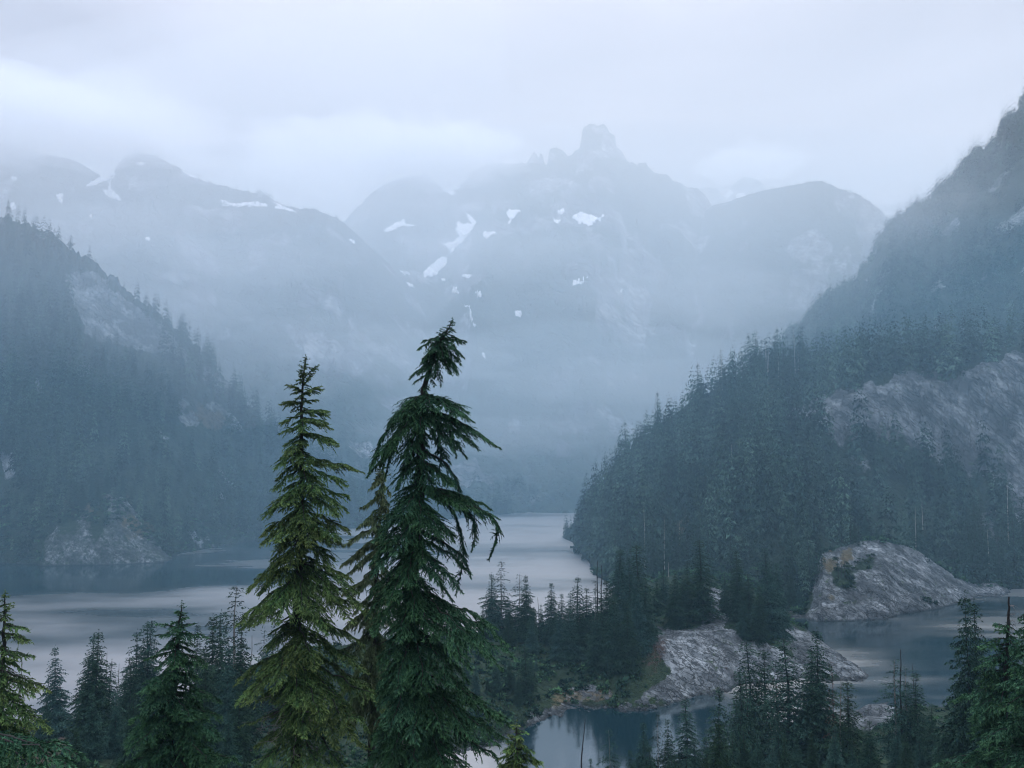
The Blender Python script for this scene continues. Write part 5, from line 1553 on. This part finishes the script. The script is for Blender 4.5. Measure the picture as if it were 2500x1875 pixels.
# its long arms, which bend down at their ends, and the dark curtains under them
rg = np.random.default_rng(77)
foot = np.array(B.location)
crown_b = [c for c in B.children if c.name.startswith('crown')][0]
for k_, (pts, dy, W) in enumerate([
        ([(322, 680), (430, 722), (530, 768), (584, 805), (588, 860), (556, 940)], 0, .85), ([(322, 690), (440, 745), (505, 795), (512, 850), (498, 905)], -.4, .75), ([(325, 700), (430, 760), (460, 850), (472, 940), (440, 1065)], .3, .5),
        ([(335, 415), (440, 455), (530, 515), (594, 558)], .1, .5), ([(335, 420), (405, 455), (430, 520), (445, 588)], -.3, .45), ([(320, 385), (245, 445), (180, 530), (138, 655)], 0, .62), ([(320, 390), (265, 470), (225, 560), (205, 650)], -.5, .55),
        ([(300, 830), (400, 880), (470, 930), (495, 1000)], -.2, .6), ([(320, 560), (400, 600), (445, 660), (460, 735)], -.5, .5), ([(310, 520), (290, 580), (262, 640), (240, 700)], .4, .5), ([(380, 480), (385, 540), (390, 590), (382, 640)], .3, .4)]):
    P = np.array([at(*zB(x, y), 42) - foot for x, y in pts]); P[:, 1] += dy * np.linspace(0, 1, len(P))
    tt = np.linspace(0, len(P) - 1, 24)
    sp = np.stack([np.interp(tt, np.arange(len(P)), P[:, i]) for i in range(3)], -1)
    for _ in range(3): sp[1:-1] = (sp[:-2] + sp[1:-1] * 2 + sp[2:]) / 4
    V, a = foliage(sp, W, rg, .075, .045, .185, .55, .7, .08, .44, .08, .5)
    bg_ = Bag(); bg_.tris(V, a); tv, tq = tube(sp, np.linspace(.07, .01, len(sp)), 5); bg_.quads(tv, tq)
    obj('bough', bg_.mesh('bough', [M_HEM_B, M_BARK]), crown_b)

# ---- pale drooping cedar between the two
zc = lambda u, v: (u, v)
cb = []
rg = np.random.default_rng(5)
for i in range(64):
    f = (i + rg.random()) / 64; v = 1135 + 600 * f; hw = 12 + 95 * f ** .75
    cb.append((932 - 30 * f + rg.uniform(-1, .9) * hw, v + 30 + 40 * f, v, rg.uniform(-1.6, 1.2) * (.3 + f), .7))
for (u, v, av) in ((842, 1330, 1285), (850, 1400, 1340), (846, 1372, 1310), (872, 1290, 1255), (880, 1240, 1215), (900, 1195, 1175), (838, 1450, 1400), (852, 1530, 1460), (834, 1380, 1330)):
    cb.append((u, v, av, 0, .7))
near_tree('cedar_tree', 'pale green drooping cedar squeezed between the two big hemlocks', 50, [(934, 1122), (930, 1250), (922, 1400), (912, 1600), (905, 1960)], [.02, .06, .11, .16, .25],
          M_CEDAR, M_BARK, cb, 1003, [(1150, 1700, 30, .3, 1.6, .7)], curtain=.62, tl=.30, wid=.30, rise=.08)


# ---- near hemlocks at the left, bottom and right
def auto_boughs(top, foot_v, u_axis, rmax_px, n, seed, shape=.8, sl=.45, rpx0=8, d_scale=.0225, ragged=.25):
    rg = np.random.default_rng(seed); out = []
    for i in range(n):
        f = ((i + rg.random()) / n)
        v = top + 12 + (foot_v - top) * f
        r = (rpx0 + (rmax_px - rpx0) * f ** shape) * max(.35, 1 + rg.normal() * ragged)
        az = rg.uniform(0, 6.283)
        out.append((u_axis(v + r * sl * .5) + math.cos(az) * r, v + r * sl * rg.uniform(.75, 1.25) * (1 if f > .06 else -.4), v, math.sin(az) * r * d_scale, 1.0))
    return out


near_tree('hemlock_tree', 'green hemlock in front at lower left, its top below the lake', 45, [(444, 1476), (436, 1540), (428, 1640), (424, 1800), (420, 1990)], [.02, .07, .13, .2, .28], M_HEM_B, M_BARK,
          auto_boughs(1478, 1900, lambda v: 440 - .04 * (v - 1480), 150, 84, 21, .85, .42) + [(384, 1523, 1535, 0, .8), (505, 1556, 1545, 0, .8), (392, 1545, 1550, -.6, .8), (470, 1525, 1530, .3, .8), (355, 1610, 1590, 0, .8), (510, 1620, 1590, -.5, .9), (340, 1690, 1640, 0, .9), (530, 1720, 1660, .4, .9), (320, 1790, 1720, 0, .9), (550, 1800, 1730, -.3, .9)],
          1004, [(1490, 1600, 18, .3, 1.0, .4), (1600, 1880, 44, 1.0, 2.4, .5)])
near_tree('hemlock_tree', 'yellowish hemlock cut off by the left picture edge', 40, [(12, 1452), (10, 1540), (4, 1660), (0, 1800), (-4, 1990)], [.02, .07, .13, .2, .28], M_HEM_A, M_BARK,
          [(30, 1478, 1475, 0, .8), (0, 1480, 1478, 0, .8), (28, 1510, 1500, -.4, .8), (-10, 1520, 1505, .3, .8), (68, 1540, 1525, 0, .9), (80, 1566, 1545, -.3, .8), (82, 1605, 1590, 0, .7), (60, 1600, 1580, -.8, .8), (-30, 1570, 1540, 0, .9), (-50, 1620, 1580, 0, .9), (30, 1660, 1600, -.9, .8), (55, 1650, 1605, .5, .6), (120, 1688, 1640, 0, .6), (100, 1690, 1650, -.6, .7),
           (122, 1785, 1690, 0, .8), (100, 1760, 1680, -.9, .9), (60, 1740, 1660, -1.4), (-60, 1700, 1640, 0), (-80, 1780, 1690, 0), (30, 1800, 1700, -1.8), (80, 1830, 1740, -1.0), (60, 1700, 1650, 1.0), (-40, 1760, 1680, -1.2), (20, 1720, 1650, -1.5)],
          1005, [(1470, 1560, 12, .25, .7, .3), (1560, 1660, 10, .6, .9, .5), (1680, 1860, 24, 1.0, 2.0, .5)], dead=(1600, 1720, 8, 1.2, .6))
near_tree('hemlock_tree', 'big green hemlock at the right edge with a thin dead top', 62, [(2463, 1457), (2462, 1520), (2458, 1600), (2452, 1700), (2446, 1980)], [.06, .1, .14, .2, .34], M_HEM_B, M_BARK,
          auto_boughs(1510, 1880, lambda v: 2462 - .03 * (v - 1480), 125, 88, 23, .6, .42, 10, .031) + [(2440, 1545, 1530, 0, .6), (2480, 1540, 1528, 0, .6)], 1006, [(1520, 1620, 16, .4, 1.2, .5), (1620, 1890, 44, 1.4, 3.2, .5)], dead=(1465, 1540, 7, .5, .3), leader=0, st=.075, sb=.13, tl=.26)
near_tree('hemlock_tree', 'mossy green hemlock half out of the picture at right edge', 56, [(2512, 1470), (2514, 1560), (2516, 1700), (2518, 1980)], [.03, .1, .18, .32], M_HEM_B, M_BARK,
          auto_boughs(1472, 1860, lambda v: 2514, 110, 60, 24, .7, .42, 10, .028) + [(2486, 1510, 1495, 0, .8), (2482, 1545, 1520, -.3, .8), (2495, 1560, 1530, -.8, .8)], 1007, [(1490, 1860, 34, .5, 2.6, .5)], st=.072, sb=.125, tl=.25)
near_tree('hemlock_tree', 'olive young hemlock at the bottom by the pond, beside the crooked one', 36, [(1262, 1772), (1262, 1850), (1260, 1990)], [.02, .06, .1], M_HEM_A, M_BARK,
          auto_boughs(1776, 1960, lambda v: 1262, 95, 44, 25, .7, .4, 12, .018), 1008, [(1790, 1950, 24, .4, 1.4, .5)])
near_tree('hemlock_tree', 'small hemlock under the frame bottom left, only one long bough showing', 34, [(-40, 1740), (-40, 1990)], [.05, .2], M_HEM_B, M_BARK,
          [(228, 1885, 1790, -.5, .9), (205, 1862, 1790, .3, .8), (150, 1870, 1800, -1.0, .9), (100, 1840, 1785, .6, .8), (60, 1860, 1790, -1.4, .9)], 1009, [(1800, 1960, 16, .6, 1.5, .5)])


# ================================================================== HAZE, MIST AND CLOUD
import bmesh


def volume_mat(name, dens, col, aniso=0.0):
    m = bpy.data.materials.new(name); m.use_nodes = True
    n, l = m.node_tree.nodes, m.node_tree.links
    n.clear()
    o = n.new('ShaderNodeOutputMaterial'); v = n.new('ShaderNodeVolumePrincipled')
    v.inputs['Density'].default_value = dens
    v.inputs['Color'].default_value = (*col, 1)
    v.inputs['Anisotropy'].default_value = aniso
    l.new(v.outputs[0], o.inputs['Volume'])
    return m


def box_mesh(name, a, b, mat):
    V = np.array([[x, y, z] for z in (a[2], b[2]) for y in (a[1], b[1]) for x in (a[0], b[0])], float)
    Q = np.array([[0, 2, 3, 1], [4, 5, 7, 6], [0, 1, 5, 4], [2, 6, 7, 3], [0, 4, 6, 2], [1, 3, 7, 5]])
    return mesh_np(name, V, Q, mat)


def billow(name, c, r, seed, amp, mat, sub=5, fr=1.6, pw=1.0):
    bm = bmesh.new(); bmesh.ops.create_icosphere(bm, subdivisions=sub, radius=1.0)
    P = np.array([v.co[:] for v in bm.verts]); Fc = np.array([[v.index for v in f.verts] for f in bm.faces]); bm.free()
    d = fbm(P[:, 0] * fr + P[:, 2] * .7 + 3, P[:, 1] * fr + P[:, 2] * fr * 1.3, seed, 4, .5) + .6 * fbm(P[:, 2] * fr * 2 + 9, P[:, 0] * fr * 1.5 - P[:, 1], seed + 40, 4, .5)
    P = np.sign(P) * np.abs(P) ** pw
    P = P * (1 + amp * d)[:, None] * np.array(r) + np.array(c)
    return struct(obj(name, mesh_np(name, P, Fc, mat, smooth=True)), kind='stuff')


struct(obj('haze', box_mesh('haze', (-3200, -300, -60), (3200, 3300, 900), volume_mat('haze_air', HAZE_D, HAZE_C))), kind='stuff')
M_MIST = volume_mat('valley_mist', 0.00105, (0.96, .99, 1.0))
billow('mist', (330, 1960, 370), (1800, 1200, 470), 3, .12, M_MIST, pw=.85)
M_MIST_L = volume_mat('thin_mist', .0013, (0.92, .96, 1.0))
billow('mist', (-480, 800, 400), (480, 200, 330), 8, .12, M_MIST_L, pw=.9)
billow('mist', (20, 660, 90), (820, 320, 190), 9, .12, volume_mat('thin_valley_mist', .00042, (0.50, .80, 1.0)), pw=.9)
billow('mist', (70, 1060, 70), (420, 170, 170), 10, .15, volume_mat('far_shore_mist', .0011, (0.85, .95, 1.0)), pw=.95)
M_CLOUD = volume_mat('low_cloud', 0.0075, (0.96, .972, .985))
for u, v, Y, rx, ry, rz, sd in ((50, 330, 1470, 330, 200, 80, 11), (-260, 300, 1450, 330, 220, 110, 12), (335, 352, 1470, 90, 110, 26, 13), (1075, 408, 1930, 190, 180, 70, 14), (880, 385, 2000, 260, 150, 80, 15), (1150, 352, 2050, 110, 120, 30, 16), (1830, 402, 2560, 150, 120, 50, 17)):
    billow('cloud', at(u, v, Y), (rx, ry, rz), sd, .6, M_CLOUD, 5, 2.6)
M_WISP = volume_mat('torn_mist', .0015, (0.96, .98, 1.0))
for u, v, Y, rx, ry, rz, sd in ((620, 640, 1150, 150, 70, 34, 31), (430, 760, 960, 110, 60, 30, 32), (1000, 880, 1150, 170, 80, 40, 33), (1250, 620, 1450, 210, 90, 46, 34), (1650, 720, 1300, 200, 80, 50, 35), (760, 820, 1050, 120, 60, 30, 36), (1180, 1060, 980, 150, 60, 26, 37),
                                  (1500, 930, 1080, 160, 60, 32, 38), (2250, 520, 960, 90, 50, 36, 39), (250, 560, 1080, 160, 60, 36, 40)):
    billow('mist', at(u, v, Y), (rx, ry, rz), sd, .45, M_WISP, 4, 2.4)
